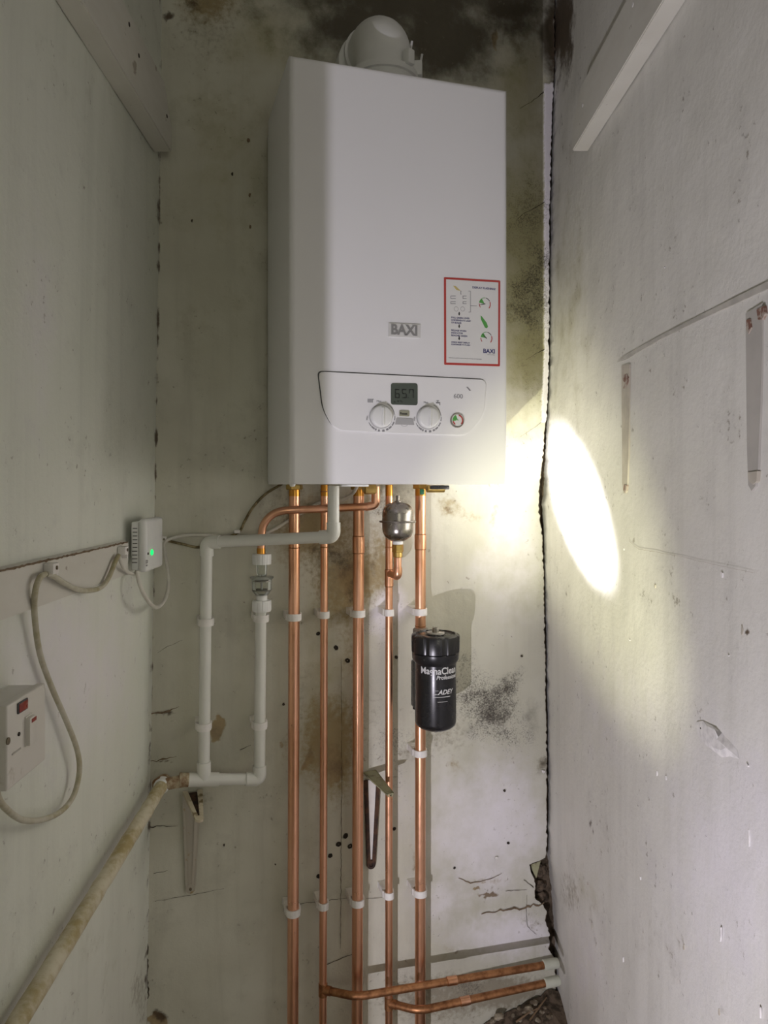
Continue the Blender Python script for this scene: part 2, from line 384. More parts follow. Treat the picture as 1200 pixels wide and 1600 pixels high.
def back_masks(px, py, ux, uy, n1, n2, n3):
    mk = {}
    mk['mould_shade'] = blobs(px, py, [(640, -40, 210, 150), (560, 40, 130, 75, .95), (480, -10, 110, 60, .6), (400, 25, 40, 40, .42), (455, 40, 30, 40, .5), (700, 60, 110, 90, .95), (800, 10, 90, 70, .85), (470, 20, 40, 50, .45), (770, 70, 50, 60, .55), (860, 60, 18, 90, .9), (795, 1068, 34, 28, .40), (772, 1118, 40, 26, .46), (735, 1140, 40, 22, .40), (835, 1120, 24, 40, .45), (520, 870, 30, 30, .42), (575, 880, 8, 30, .45), (640, 800, 30, 40, .45), (850, 1192, 10, 16, .6)])  # mould; the top blobs also paint in shade of boiler and flue
    mk['ochre'] = blobs(px, py, [(330, -5, 60, 50, .9), (490, 830, 75, 65, .95), (545, 905, 60, 85, 1.0), (590, 880, 32, 70, .85), (520, 1170, 55, 85, 1.0), (500, 1110, 22, 45, .6), (545, 1010, 25, 80, .5),
        (700, 790, 26, 22, .6), (725, 800, 30, 14, .45), (770, 800, 12, 30, .5), (790, 720, 40, 40, .25), (585, 780, 40, 30, .6), (640, 1335, 10, 20, .6), (755, 1375, 50, 6, .5), (708, 1195, 12, 20, .45), (690, 1480, 18, 25, .4), (447, 1165, 12, 50, .5), (470, 840, 40, 50, .5)])
    mk['bare'] = blobs(px, py, [(342, 1142, 17, 30, .85), (392, 1070, 5, 8, .8), (505, 850, 60, 45, .47), (548, 905, 34, 62, .62), (575, 800, 24, 50, .45), (522, 1190, 34, 62, .60), (488, 1195, 12, 40, .6), (500, 1150, 20, 40, .42), (520, 1200, 30, 40, .38), (565, 890, 22, 60, .40), (765, 1400, 22, 9, .7), (745, 1388, 10, 6, .7),
        (700, 795, 22, 14, .50), (722, 803, 18, 7, .48), (690, 1340, 6, 20, .3), (640, 1345, 9, 22, .50), (860, 1190, 14, 8, .5), (770, 1196, 50, 3, .44), (437, 1165, 9, 9, .6), (243, 1592, 16, 14, .9), (812, 25, 30, 20, .5), (775, 60, 10, 30, .6), (705, 1480, 10, 12, .5), (790, 1425, 70, 3, .5), (600, 1060, 12, 30, .35)])
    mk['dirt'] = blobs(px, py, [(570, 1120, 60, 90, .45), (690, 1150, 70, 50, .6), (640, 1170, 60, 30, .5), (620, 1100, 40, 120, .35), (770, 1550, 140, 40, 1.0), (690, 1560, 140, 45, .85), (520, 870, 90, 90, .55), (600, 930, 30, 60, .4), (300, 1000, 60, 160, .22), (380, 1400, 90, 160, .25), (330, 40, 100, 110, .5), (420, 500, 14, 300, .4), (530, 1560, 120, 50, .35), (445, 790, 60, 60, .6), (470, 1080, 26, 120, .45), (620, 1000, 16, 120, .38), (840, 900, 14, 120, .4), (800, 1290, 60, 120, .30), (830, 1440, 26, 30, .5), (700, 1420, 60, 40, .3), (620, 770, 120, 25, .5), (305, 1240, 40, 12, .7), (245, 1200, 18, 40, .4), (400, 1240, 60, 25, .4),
        (460, 1210, 30, 40, .4), (848, 1195, 14, 28, .8), (560, 1500, 20, 50, .3), (330, 300, 100, 220, .22)])  # real dirt, plus darker tone painted over the unlit upper left
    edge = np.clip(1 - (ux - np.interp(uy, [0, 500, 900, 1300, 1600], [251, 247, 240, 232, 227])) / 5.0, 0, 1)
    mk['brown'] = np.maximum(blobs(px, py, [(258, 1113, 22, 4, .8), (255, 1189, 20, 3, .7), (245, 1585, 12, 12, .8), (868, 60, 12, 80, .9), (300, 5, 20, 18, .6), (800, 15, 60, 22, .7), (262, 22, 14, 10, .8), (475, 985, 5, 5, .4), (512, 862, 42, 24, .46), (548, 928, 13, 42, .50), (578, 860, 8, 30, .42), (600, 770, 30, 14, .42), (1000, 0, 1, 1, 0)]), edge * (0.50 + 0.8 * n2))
    mk['speck'] = blobs(px, py, [(765, 1100, 60, 55, 1.0), (800, 1075, 30, 30, .9), (720, 1050, 40, 60, .55), (780, 1150, 60, 25, .8), (700, 1120, 40, 60, .6), (620, 1130, 60, 120, .42), (830, 450, 50, 160, .8), (830, 330, 50, 100, .7), (625, 800, 60, 40, .5), (520, 880, 80, 80, .45), (585, 1060, 60, 160, .35), (690, 1540, 100, 30, .6), (440, 1130, 40, 60, .3), (850, 1190, 18, 30, .6)])
    mk['yellow'] = blobs(px, py, [(830, 400, 70, 200, .95), (825, 540, 60, 90, .95), (810, 640, 50, 50, .6), (510, 1050, 50, 300, .5), (345, 250, 120, 240, .40), (420, 60, 130, 100, .5), (340, 480, 120, 200, .25), (820, 150, 60, 100, .65)])  # also paints in shade at the upper left and right of the boiler
    strip = ((ux > np.interp(uy, [100, 560, 640, 760], [850, 850, 846, 846])) & (uy > 130) & (uy < 660)).astype(float)
    mk['pale_tone'] = np.maximum(strip * 0.75, blobs(px, py, [(760, 1290, 110, 120, .55), (800, 860, 60, 120, .45), (790, 1460, 90, 35, .6), (700, 1400, 80, 60, .35), (610, 950, 22, 60, .6)]))  # paler lavender-white patches and the corner strip
    for q in ('mould_shade', 'yellow', 'ochre'): mk[q] = mk[q] * (1 - 0.85 * strip)
    mk['strip'] = strip
    return mk
def back_disp(A, mk, n1, n2, n3):
    b = mk['bare'] + 0.10 * n3
    cut = np.clip((b - 0.42) / 0.1, 0, 1)
    A = A.copy(); A[:, 1] += 0.0012 + 0.0010 * n1 + 0.0004 * n2 + 0.0016 * cut - 0.0035 * mk['strip']
    return A
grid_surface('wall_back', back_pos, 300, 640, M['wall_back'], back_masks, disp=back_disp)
# edge of the plaster: the returns down the crack, and the masonry behind
bm = B(); N = 480
for j in range(N):
    z0, z1 = -H + CEIL * j / N, -H + CEIL * (j + 1) / N
    q = [bm.verts.new((back_right_x(z), WY - 0.001 + dy, z + H)) for z, dy in ((z0, 0), (z1, 0), (z1, 0.03), (z0, 0.03))]
    bm.faces.new(q)
bmesh.ops.remove_doubles(bm, verts=bm.verts, dist=1e-5)
struct('wall_back_edge', bm, M['core'])
bm = B(); box(bm, (-0.05, WY + 0.028, 0), (1.0, WY + 0.08, CEIL)); struct('wall_back_core', bm, M['core'])
# lumps of mortar in the hole at the lower right of the back wall
MORTAR = [(848, 1352, 1375, 840), (846, 1378, 1398, 838), (850, 1395, 1418, 842)]

def left_pos(s, t):
    zr = -H + t * CEIL; k = LA + LB * zr
    d1 = (WY + 0.03 + SN * k) / (CS + SN * 0.0175); d0 = (0.46 + SN * k) / (CS + SN * 0.0175)
    d = d1 + (d0 - d1) * s ** 1.3
    return c2w(k + LC * d, d, zr)
def left_masks(px, py, ux, uy, n1, n2, n3):
    mk = {}
    line = np.exp(-((uy - np.interp(ux, [0, 260], [950, 893])) / 7.0) ** 2) * ((ux > -40) & (ux < 200))
    mk['dirt'] = np.maximum(blobs(px, py, [(240, 1480, 14, 120, .5), (230, 1560, 30, 60, .6), (245, 1200, 12, 20, .6), (92, 1430, 6, 8, .9), (182, 1363, 4, 5, .9), (50, 1500, 6, 8, .6)]), line * 0.25)
    mk['yellow'] = blobs(px, py, [(150, 60, 120, 200, .25), (110, 1500, 160, 90, .30)])
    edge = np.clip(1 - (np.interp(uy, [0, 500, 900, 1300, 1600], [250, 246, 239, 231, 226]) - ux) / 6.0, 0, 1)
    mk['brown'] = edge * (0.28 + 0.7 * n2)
    mk['pale_tone'] = blobs(px, py, [(100, 1050, 120, 160, .5), (60, 500, 40, 240, .3)])
    return mk
def left_disp(A, mk, n1, n2, n3):
    A = A.copy(); off = 0.0012 * n1; A[:, 0] -= off; return A
grid_surface('wall_left', left_pos, 110, 260, M['wall_left'], left_masks, flip=True, disp=left_disp)

def right_pos(s, t):
    zr = -H + t * CEIL
    d1 = (WY + 0.07 + SN * RA) / (CS + SN * 0.0175); d0 = (0.46 + SN * RA) / (CS + SN * 0.0175)
    d = d1 + (d0 - d1) * s ** 1.4
    py = CY - zr / 1.715 * FPX
    wob = (interp(RX, py) - 862) / FPX * 1.715 * max(0, 1 - (1.72 - d) / 0.35) if d < 1.72 else (interp(RX, py) - 862) / FPX * 1.715
    if d > 1.66: wob += min(1, max(0, (d - 1.69) / .025)) * (0.0030 * mn.noise(Vector((9, 0, zr * 40))) + 0.0015 * mn.noise(Vector((2, 0, zr * 140))))
    return c2w(RA + LC * d + wob, d, zr)
def right_masks(px, py, ux, uy, n1, n2, n3):
    mk = {}
    shelf = np.exp(-((uy - np.interp(ux, [965, 1090, 1200], [566, 497, 448])) / np.interp(ux, [965, 1200], [5, 13])) ** 2) * ((ux > 958) & (ux < 1230))
    mk['dirt'] = np.maximum.reduce([blobs(px, py, [(925, 1440, 8, 60, .5), (900, 1370, 12, 40, .45), (985, 1300, 10, 22, .35), (1065, 1475, 6, 14, .7), (1122, 1575, 10, 16, .6), (1025, 915, 4, 6, .9), (988, 843, 4, 6, .9), (1040, 770, 3, 20, .7), (1162, 985, 5, 9, 1.0), (960, 1330, 90, 70, .34), (1020, 1450, 70, 90, .36), (895, 1400, 26, 50, .6), (875, 1590, 20, 40, .6), (1000, 700, 120, 160, .12), (1130, 640, 40, 200, .16), (1150, 1185, 30, 12, .35)])])
    mk['yellow'] = blobs(px, py, [(890, 470, 40, 260, .45), (1050, 1480, 160, 120, .22), (920, 1380, 30, 90, .4)])
    mk['brown'] = blobs(px, py, [(880, 40, 22, 90, .95), (872, 120, 8, 40, .6), (923, 1290, 3, 14, .7), (928, 1300, 3, 8, .7), (1163, 985, 3, 8, .9)])
    mk['pale_tone'] = blobs(px, py, [(1140, 1350, 110, 260, .5), (1000, 1100, 120, 120, .3), (915, 1500, 40, 100, .3)])
    return mk
def right_disp(A, mk, n1, n2, n3):
    A = A.copy(); A[:, 0] += 0.0016 * n1 + 0.0002 * n3; return A
grid_surface('wall_right', right_pos, 150, 560, M['wall_right'], right_masks, disp=right_disp)

# cupboard front, ceiling, floor and the room the picture is taken from
bm = B(); box(bm, (-1.6, 0.46, 0), (-0.118, 0.50, CEIL)); struct('wall_front_left_blocker', bm, M['room'])  # unseen jamb wall, added so its edge cuts off the torch spill
bm = B(); box(bm, (0.575, 0.44, 0), (2.0, 0.48, CEIL)); struct('wall_front_right', bm, M['room'])
bm = B(); box(bm, (-0.118, 0.46, 2.12), (0.575, 0.50, CEIL)); struct('wall_front_header', bm, M['room'])
bm = B(); box(bm, (-1.6, -2.2, CEIL), (2.0, 1.64, CEIL + 0.05)); struct('ceiling', bm, M['room'])
bm = B(); box(bm, (-1.6, -2.2, -0.05), (2.0, 1.64, 0.0)); struct('floor', bm, M['concrete'])
bm = B(); box(bm, (-1.65, -2.2, 0), (-1.6, 0.5, CEIL)); struct('wall_room_left', bm, M['room'])
bm = B(); box(bm, (2.0, -2.2, 0), (2.05, 0.5, CEIL)); struct('wall_room_right', bm, M['room'])
bm = B(); box(bm, (-1.65, -2.25, 0), (2.05, -2.2, CEIL)); struct('wall_room_back', bm, M['room'])

# cracks, holes and scars belong to the walls they are in
WB, WL, WR = (bpy.data.objects[n] for n in ('wall_back', 'wall_left', 'wall_right'))
def ribbon(bm, pts, wds, nrm, lift=0.0006, jag=0.7):
    """thin ragged strip along points on a wall"""
    pts = [Vector(p) for p in pts]; full = []
    for a, b, w0, w1 in zip(pts, pts[1:], wds, wds[1:]):
        m = max(2, int((b - a).length / 0.006))
        for i in range(m):
            t = i / m; full.append((a.lerp(b, t), w0 + (w1 - w0) * t))
    full.append((pts[-1], wds[-1])); L, R = [], []
    for i, (p, w_) in enumerate(full):
        d = (full[min(i + 1, len(full) - 1)][0] - full[max(i - 1, 0)][0]).normalized(); s = d.cross(nrm).normalized()
        wob = s * w_ * random.uniform(-jag, jag)
        L.append(bm.verts.new(p + wob + s * w_ * random.uniform(0.2, 0.6) + nrm * lift)); R.append(bm.verts.new(p + wob - s * w_ * random.uniform(0.2, 0.6) + nrm * lift))
    for i in range(len(full) - 1): bm.faces.new((L[i], L[i + 1], R[i + 1], R[i]))
NB = Vector((0, -1, 0)); NL = c2w(1, 0, -H).normalized() ; NR = -NL
CR = [([(863, 132), (845, 147), (832, 158), (812, 170)], (2.5, 1.5, 1.2, .6)), ([(858, 312), (838, 324), (820, 332), (806, 345)], (1.6, 1.2, 1, .5)),
    ([(236, 1116), (258, 1112), (280, 1104)], (2, 3.5, .8)), ([(234, 1190), (255, 1187), (276, 1181)], (1.5, 2.5, .6)), ([(234, 1292), (250, 1290), (275, 1291)], (2.2, 1.2, .5)),
    ([(466, 1412), (500, 1408), (545, 1402)], (.8, 1, .6)), ([(572, 1404), (600, 1402)], (.7, .5)), ([(508, 1508), (530, 1498), (556, 1488)], (1.2, 1.4, .8)), ([(533, 1030), (534, 1200), (533, 1340), (532, 1482)], (.4, .8, .9, .8)),
    ([(823, 1398), (822, 1430), (824, 1448), (838, 1460)], (.5, .9, .8, .5)), ([(790, 1392), (823, 1390)], (.8, .6)), ([(818, 1375), (834, 1386)], (1.2, 1.6)),
    ([(852, 655), (835, 668), (812, 683)], (.6, .5, .3)), ([(853, 545), (838, 552), (822, 562)], (1.2, .9, .4)), ([(242, 1408), (300, 1398), (350, 1388)], (.5, .7, .4)), ([(232, 1560), (229, 1480), (232, 1420)], (2, 3, 1)),
    ([(240, 1365), (262, 1360)], (1, .6)), ([(246, 1020), (262, 1010), (285, 1000)], (.4, .7, .3)), ([(375, 1172), (392, 1164)], (1.2, .8))]
for i, (pl, ws) in enumerate(CR):
    bm = B(); ribbon(bm, [P(x, y, WY) for x, y in pl], [w_ * 0.0013 for w_ in ws], NB, 0.0008)
    obj('crack', bm, M['brown_tear'] if i in (2, 3) else M['crack'], WB)
bm = B(); ribbon(bm, [P(x, y, WY) for x, y in [(716, 1372), (735, 1380), (750, 1377), (768, 1373), (784, 1364)]], [.0010, .0030, .0022, .0016, .0006], NB, 0.0008); obj('crack', bm, M['brown_tear'], WB)
bm = B(); ribbon(bm, [P(x, y, WY) for x, y in [(752, 1428), (790, 1421), (820, 1418), (850, 1411)]], [.002, .004, .005, .006], NB, 0.0009); obj('plaster_ridge', bm, M['brown_tear'], WB)
bm = B(); ribbon(bm, [PR(x, y) for x, y in [(985, 846), (1000, 858), (1060, 868), (1110, 880), (1180, 895)]], [.0008, .0008, .0006, .0005, .0004], NR, 0.0022); obj('crack', bm, M['scar_cream'], WR)
def hole(px, py, r, rim=0.0):
    c = P(px, py, WY + 0.0006); bm = B()
    lathe(bm, [(r * 1.0, -0.004), (r * 1.0, 0.0012), (r * 0.6, 0.0009), (0, -0.0005)], c, (0, -1, 0), 18, lambda k: 1 + 0.10 * math.sin(k * .7 + px) + .06 * math.sin(k * 1.9 + py))
    obj('screw_hole', bm, M['dark_hole'], WB)
for q in [(525, 1012, .0048), (543, 1032, .0050), (497, 990, .004), (619, 1027, .0036), (516, 1337, .0044), (529, 1319, .0052), (540, 1306, .0052), (498, 1369, .0045), (616, 1295, .0036), (547, 1322, .005), (572, 1229, .0042), (710, 1356, .0026), (794, 1317, .003)]: hole(*q)
# flakes of paint hanging off the back wall
def chip(parent, name, c, nrm, r, mat, th=0.0018, stretch=1.0):
    bm = B(); up = Vector((0, 0, 1)); s = nrm.cross(up).normalized(); n = random.randint(6, 9); ph = random.random() * 6
    ring = [c + nrm * 0.0004 + (s * math.cos(2 * PI * k / n + ph) + up * math.sin(2 * PI * k / n + ph) * stretch) * r * random.uniform(0.6, 1.15) for k in range(n)]
    prism(bm, ring, nrm * (th + 0.0016)); obj(name, bm, mat, parent)
for x, y, r, m in [(300, 345, .002, 'crack'), (363, 272, .0024, 'crack'), (388, 220, .003, 'brown_tear'), (390, 305, .0025, 'brown_tear'), (391, 355, .003, 'brown_tear'), (815, 1025, .003, 'crack'), (443, 1100, .003, 'crack'), (788, 1235, .003, 'crack'), (775, 1340, .004, 'plaster_chip'), (848, 1205, .004, 'plaster_chip'), (350, 1320, .0015, 'crack'), (430, 1350, .0015, 'crack'), (610, 950, .002, 'brown_tear')]:
    chip(WB, 'paint_flake', P(x, y, WY), NB, r, M[m], 0.0012, 1.6 if x < 420 else 1.0)
for x, y, r, m, s in [(1040, 418, .002, 'plaster_chip', 1), (1025, 916, .0028, 'scar_cream', 1.6), (1130, 898, .0035, 'plaster_chip', 1.4), (976, 858, .0025, 'plaster_chip', 1.6), (1162, 985, .0036, 'scar_cream', 2.4), (985, 1000, .002, 'plaster_chip', 1), (1042, 1215, .002, 'plaster_chip', 3), (1028, 1208, .0016, 'plaster_chip', 3), (920, 1380, .002, 'brick_scar', 2.5),
    (1140, 1024, .002, 'plaster_chip', .8), (1172, 1310, .003, 'plaster_chip', 4), (1128, 1460, .003, 'plaster_chip', 5), (1002, 1372, .002, 'plaster_chip', 2), (1070, 1480, .003, 'scar_cream', 2), (1126, 1582, .003, 'scar_cream', 2), (926, 1447, .002, 'scar_cream', 5), (1170, 1195, .003, 'plaster_chip', 1), (1097, 1138, .002, 'crack', 1), (975, 1500, .0016, 'plaster_chip', 4), (1190, 1580, .002, 'plaster_chip', 5), (930, 875, .0016, 'plaster_chip', 1)]:
    chip(WR, 'paint_chip', PR(x, y, -0.0004), NR, r * .72, M[m], 0.0002, s)
# torn plaster patch on the right wall
bm = B(); pl = [(1088, 1128), (1098, 1126), (1112, 1133), (1128, 1145), (1140, 1158), (1152, 1172), (1155, 1186), (1140, 1182), (1128, 1184), (1112, 1172), (1098, 1160), (1090, 1146)]
c = PR(1120, 1155, 0.0030); vs = [bm.verts.new(PR(x, y, 0.0004)) for x, y in pl]; ins = [bm.verts.new(PR(1120 + (x - 1120) * .6 + random.uniform(-3, 3), 1155 + (y - 1155) * .6 + random.uniform(-3, 3), random.uniform(.0015, .0042))) for x, y in pl]; cv = bm.verts.new(c)
for i in range(len(pl)):
    j = (i + 1) % len(pl); bm.faces.new((vs[i], vs[j], ins[j], ins[i])); bm.faces.new((ins[i], ins[j], cv))
obj('plaster_patch', bm, M['plaster_chip'], WR, 15)
# ghosts of two shelf brackets on the right wall
def scar(outline, mat, off=0.0024, name='bracket_scar'):
    bm = B(); prism(bm, [PR(x, y, off) for x, y in outline], NL * 0.004); obj(name, bm, mat, WR)
scar([(971, 571), (983, 569), (984, 610), (982, 700), (980, 755), (978, 770), (974, 771), (972, 755), (972, 700), (971, 610)], M['scar_cream'])
scar([(1165, 490), (1190, 474), (1191, 540), (1188, 640), (1184, 735), (1180, 760), (1174, 767), (1169, 758), (1167, 700), (1166, 600)], M['scar_grey'])
scar([(974, 586), (979, 584), (982, 590), (981, 597), (978, 606), (974, 607), (976, 598), (973, 594)], M['brick_scar'], 0.0034, 'bare_brick'); scar([(975, 757), (979, 758), (978, 766), (976, 770), (974, 766)], M['brick_scar'], 0.0034, 'bare_brick')
M['shelf_ghost'] = plain('shelf_ghost_paint', (0.53, 0.51, 0.455), 0.6, vary=0.2, scale=40)
scar([(964, 566), (975, 556), (1030, 525), (1090, 494), (1150, 464), (1215, 432), (1215, 444), (1150, 474), (1090, 501), (1030, 531), (978, 561)], M['shelf_ghost'], 0.0019, 'shelf_scar')
scar([(1182, 484), (1193, 478), (1195, 490), (1190, 500), (1184, 500)], M['brick_scar'], 0.0036, 'bare_brick'); scar([(1166, 500), (1172, 498), (1174, 512), (1169, 522), (1166, 515)], M['brick_scar'], 0.0036, 'bare_brick')
scar([(1168, 738), (1183, 736), (1182, 752), (1176, 757), (1170, 752)], M['scar_cream'], 0.0036, 'bare_plaster')

# ================================================================== TIMBER RAILS
# upper battens: boards with a cut corner at the far end
def batten(name, label, along0, along1, zb, zt, side, th):
    A_, B_ = (LA, LB) if side < 0 else (RA, 0.0); bm = B()
    def pt(d, zr, o): return c2w(A_ + B_ * zr + LC * d - side * o, d, zr)
    prof = [(along0, zb), (along1, zb), (along1, zb + (zt - zb) * 0.45), (along1 - 0.055, zt), (along0, zt)]
    f = [bm.verts.new(pt(d, z, 0.0006)) for d, z in prof]; b = [bm.verts.new(pt(d, z, th)) for d, z in prof]
    n = len(prof); bm.faces.new(f); bm.faces.new(b[::-1])
    for i in range(n): bm.faces.new((f[i], b[i], b[(i + 1) % n], f[(i + 1) % n]))
    bmesh.ops.bevel(bm, geom=list(bm.edges), offset=0.0015, segments=2, affect='EDGES')
    o = thing(name, label, 'batten', pt(along1, zb, th / 2)); obj('board', bm, M['painted_timber'], o); return o, pt
bl, ptl = batten('timber_batten', 'white painted timber batten fixed high along the left wall', 0.48, 1.435, 0.625, 0.728, -1, 0.034)
br, ptr = batten('timber_batten', 'brightly underlit white timber batten fixed high along the right wall', 0.70, 1.43, 0.624, 0.715, 1, 0.030)
for d, z in [(1.18, 0.71), (1.23, 0.69), (1.40, 0.675)]:
    bm = B(); lathe(bm, [(0.0035, -0.002), (0.0035, 0.0006), (0.001, 0.0008)], ptl(d, z, 0.034), NL, 10); obj('nail_head', bm, M['dark_hole'], bl)
for d, z in [(1.10, 0.69), (1.36, 0.675)]:
    bm = B(); lathe(bm, [(0.0035, -0.002), (0.0035, 0.0006), (0.001, 0.0008)], ptr(d, z, 0.030), NR, 10); obj('nail_head', bm, M['plaster_chip'], br)
# lower flat rail behind the gas alarm
o = thing('timber_rail', 'low flat white rail along the left wall carrying the cable clips', 'rail', LW(1.0, -0.12, 0.006)); bm = B()
vs = [[bm.verts.new(LW(d, z, q)) for q, z in ((0.0006, -0.147), (0.011, -0.147), (0.011, -0.094), (0.0006, -0.090))] for d in (0.50, 1.285)]
bm.faces.new(vs[0]); bm.faces.new(vs[1][::-1])
for i in range(4): bm.faces.new((vs[0][i], vs[1][i], vs[1][(i + 1) % 4], vs[0][(i + 1) % 4]))
obj('board', bm, M['painted_timber'], o)
bm = B(); ribbon(bm, [LW(d, -0.0925, 0.0112) for d in (0.52, 0.8, 1.0, 1.28)], [.0036, .0030, .0036, .0030], NL, 0.0004, 0.12); obj('dirt_line', bm, M['brown_tear'], o)

# ================================================================== BOILER
BX0, BX1, BZ0, BZ1, BF = 0.2123, 0.6029, H + 0.004, H + 0.705, 1.2420
boiler = thing('boiler', 'white wall-hung gas boiler with digital control panel above the copper pipes', 'boiler', ((BX0 + BX1) / 2, WY, BZ0))
bm = B(); box(bm, (BX0, BF, BZ0), (BX1, 1.486, BZ1), 0.0)
sel = [e for e in bm.edges if all(abs(v.co.y - BF) < 1e-5 for v in e.verts) and not all(v.co.z < BZ0 + .001 for v in e.verts)]
bmesh.ops.bevel(bm, geom=sel, offset=0.010, segments=5, affect='EDGES', profile=0.5)
obj('casing', bm, M['white_metal'], boiler, 50)
bm = B(); box(bm, (BX0 + 0.006, 1.484, BZ0 + 0.004), (BX1 - 0.006, WY - 0.002, BZ1 - 0.006), 0.003); obj('rear_frame', bm, M['white_metal'], boiler)
for px in (457, 768, 782):
    bm = B(); c = P(px, 756, BF + 0.02); c.z = BZ0 - 0.0005
    lathe(bm, [(0.0, -0.0045), (0.004, -0.0035), (0.005, -0.001), (0.005, 0.001)], c, (0, 0, 1), 16); obj('fixing_screw', bm, M['white_plastic'], boiler)
def fr(px, py, y=BF): return P(px, py, y)
def corner_round(pts, rs, n=6):
    """closed polygon with rounded corners in the XZ plane"""
    out = []; k = len(pts)
    for i in range(k):
        p = Vector(pts[i]); a = (Vector(pts[i - 1]) - p); b = (Vector(pts[(i + 1) % k]) - p); r = rs[i] if isinstance(rs, (list, tuple)) else rs
        p0 = p + a.normalized() * r; p2 = p + b.normalized() * r
        for j in range(n + 1):
            s = j / n; out.append(p0 * (1 - s) ** 2 + p * 2 * s * (1 - s) + p2 * s * s)
    return out
def plate(name, pts, y, th, mat, parent, bev=0.0):
    """flat plate standing proud: front face at y, going back th"""
    bm = B(); prism(bm, [Vector((p.x, y, p.z)) for p in pts], Vector((0, th, 0)))
    if bev:
        es = [e for e in bm.edges if all(abs(v.co.y - y) < 1e-6 for v in e.verts)]
        bmesh.ops.bevel(bm, geom=es, offset=bev, segments=2, affect='EDGES')
    return obj(name, bm, mat, parent, 40)
PAN = [fr(496.5, 580.5), fr(758.5, 593.5), fr(754, 650), fr(728, 679.5), fr(620, 676.5), fr(521, 671), fr(504, 640)]
rs = [0.009, 0.009, 0.016, 0.014, 0.02, 0.016, 0.014]
gro = corner_round([p + Vector((-0.0012, 0, 0.0014)) for p in PAN], rs)
panel_groove = plate('panel_groove', gro, BF - 0.0008, 0.002, M['groove'], boiler)
panel = plate('control_panel', corner_round([p + Vector((0.0006, 0, -0.0004)) for p in PAN], rs), BF - 0.0026, 0.004, M['panel_plastic'], boiler, 0.0012)
PF = BF - 0.0026
lcd = plate('display', corner_round([fr(610, 599), fr(651.5, 599.5), fr(651.5, 633.5), fr(610, 632.5)], 0.004), PF - 0.0010, 0.002, M['lcd'], panel, 0.0005)
# seven-segment 65.7
SEG = {'6': 'afedcg', '5': 'afgcd', '7': 'abcf'}
def digit(ch, o, w_, h_, bm):
    t = w_ * 0.19; y0, y1 = PF - 0.0014, PF - 0.0009
    R = {'a': (t * .6, h_ - t, w_ - t * .6, h_), 'g': (t * .6, h_ / 2 - t / 2, w_ - t * .6, h_ / 2 + t / 2), 'd': (t * .6, 0, w_ - t * .6, t), 'f': (0, h_ / 2 + t * .3, t, h_ - t * .3), 'b': (w_ - t, h_ / 2 + t * .3, w_, h_ - t * .3), 'e': (0, t * .3, t, h_ / 2 - t * .3), 'c': (w_ - t, t * .3, w_, h_ / 2 - t * .3)}
    for s in SEG[ch]:
        a, b, c, d = R[s]; box(bm, (o.x + a, y0, o.z + b), (o.x + c, y1, o.z + d))
bm = B(); sc_ = BF * 1.03 / FPX
for ch, px in (('6', 616), ('5', 627), ('7', 638)): digit(ch, fr(px, 622.5), 8 * sc_, 14.5 * sc_, bm)
q = fr(636.6, 622.5); box(bm, (q.x - .0007, PF - .0014, q.z), (q.x + .0007, PF - .0009, q.z + .0016))
for px, py in ((615.5, 628.5), (621, 627.5), (625, 627), (627, 628.5)):
    q = fr(px, py); box(bm, (q.x - .0012, PF - .0014, q.z - .0008), (q.x + .0012, PF - .0009, q.z + .0009))
obj('digits', bm, M['lcd_ink'], panel)
def front_lathe(name, px, py, prof, mat, parent, seg=40, y=None, shape=None):
    c = fr(px, py, PF if y is None else y); c.y = PF if y is None else y
    bm = B(); lathe(bm, prof, c, (0, -1, 0), seg, shape); return obj(name, bm, mat, parent, 45)
for px, py in ((595, 651), (668, 652.5)):
    front_lathe('knob_collar', px, py, [(0.0205, -0.0005), (0.0205, 0.0006), (0.0192, 0.0012), (0, 0.0012)], M['grey_plastic'], panel)
    kb = front_lathe('control_knob', px, py, [(0.0187, 0.0), (0.0187, 0.006), (0.0180, 0.0085), (0.0160, 0.0098), (0, 0.0104)], M['white_plastic'], panel)
    c = fr(px, py); bm = B(); box(bm, (c.x - 0.0030, PF - 0.0145, c.z - 0.0160), (c.x + 0.0030, PF - 0.0090, c.z + 0.0150), 0.0022, 3)
    for v in bm.verts:
        if v.co.y < PF - 0.012: v.co.x = c.x + (v.co.x - c.x) * 0.6
    obj('grip', bm, M['white_plastic'], panel, 60)
    bm = B()
    for a0, a1, w0, w1 in ((205, 222, .0004, .0010), (224, 241, .0010, .0016), (243, 250, .0017, .0018), (256, 264, .0018, .0018), (274, 284, .0018, .0018), (291, 301, .0016, .0016), (304, 318, .0014, .0013), (322, 340, .0011, .0010), (346, 365, .0009, .0006), (368, 425, .0005, .0005)):
        n = 5; st = []
        for i in range(n + 1):
            a = math.radians(a0 + (a1 - a0) * i / n); w_ = w0 + (w1 - w0) * i / n
            st.append([bm.verts.new((c.x + math.cos(a) * r, PF - 0.0003, c.z + math.sin(a) * r)) for r in (0.0240 - w_, 0.0240 + w_)])
        for s, t in zip(st, st[1:]): bm.faces.new((s[0], t[0], t[1], s[1]))
    obj('dial_scale', bm, M['print_grey'], panel)
    obj('printed_text', onfront(text_bm('Max', 0.0050), Vector((c.x - 0.004, PF - 0.0003, c.z + 0.0255))), M['print_grey'], panel)
    obj('printed_text', onfront(text_bm('Min', 0.0050), Vector((c.x - 0.0245, PF - 0.0003, c.z - 0.003)), 1, -PI / 2), M['print_grey'], panel)
plate('reset_button', corner_round([fr(623, 641.5), fr(638.5, 642), fr(638.5, 651), fr(623, 650.5)], 0.0018), PF - 0.0016, 0.002, M['button_lens'], panel, 0.0006)
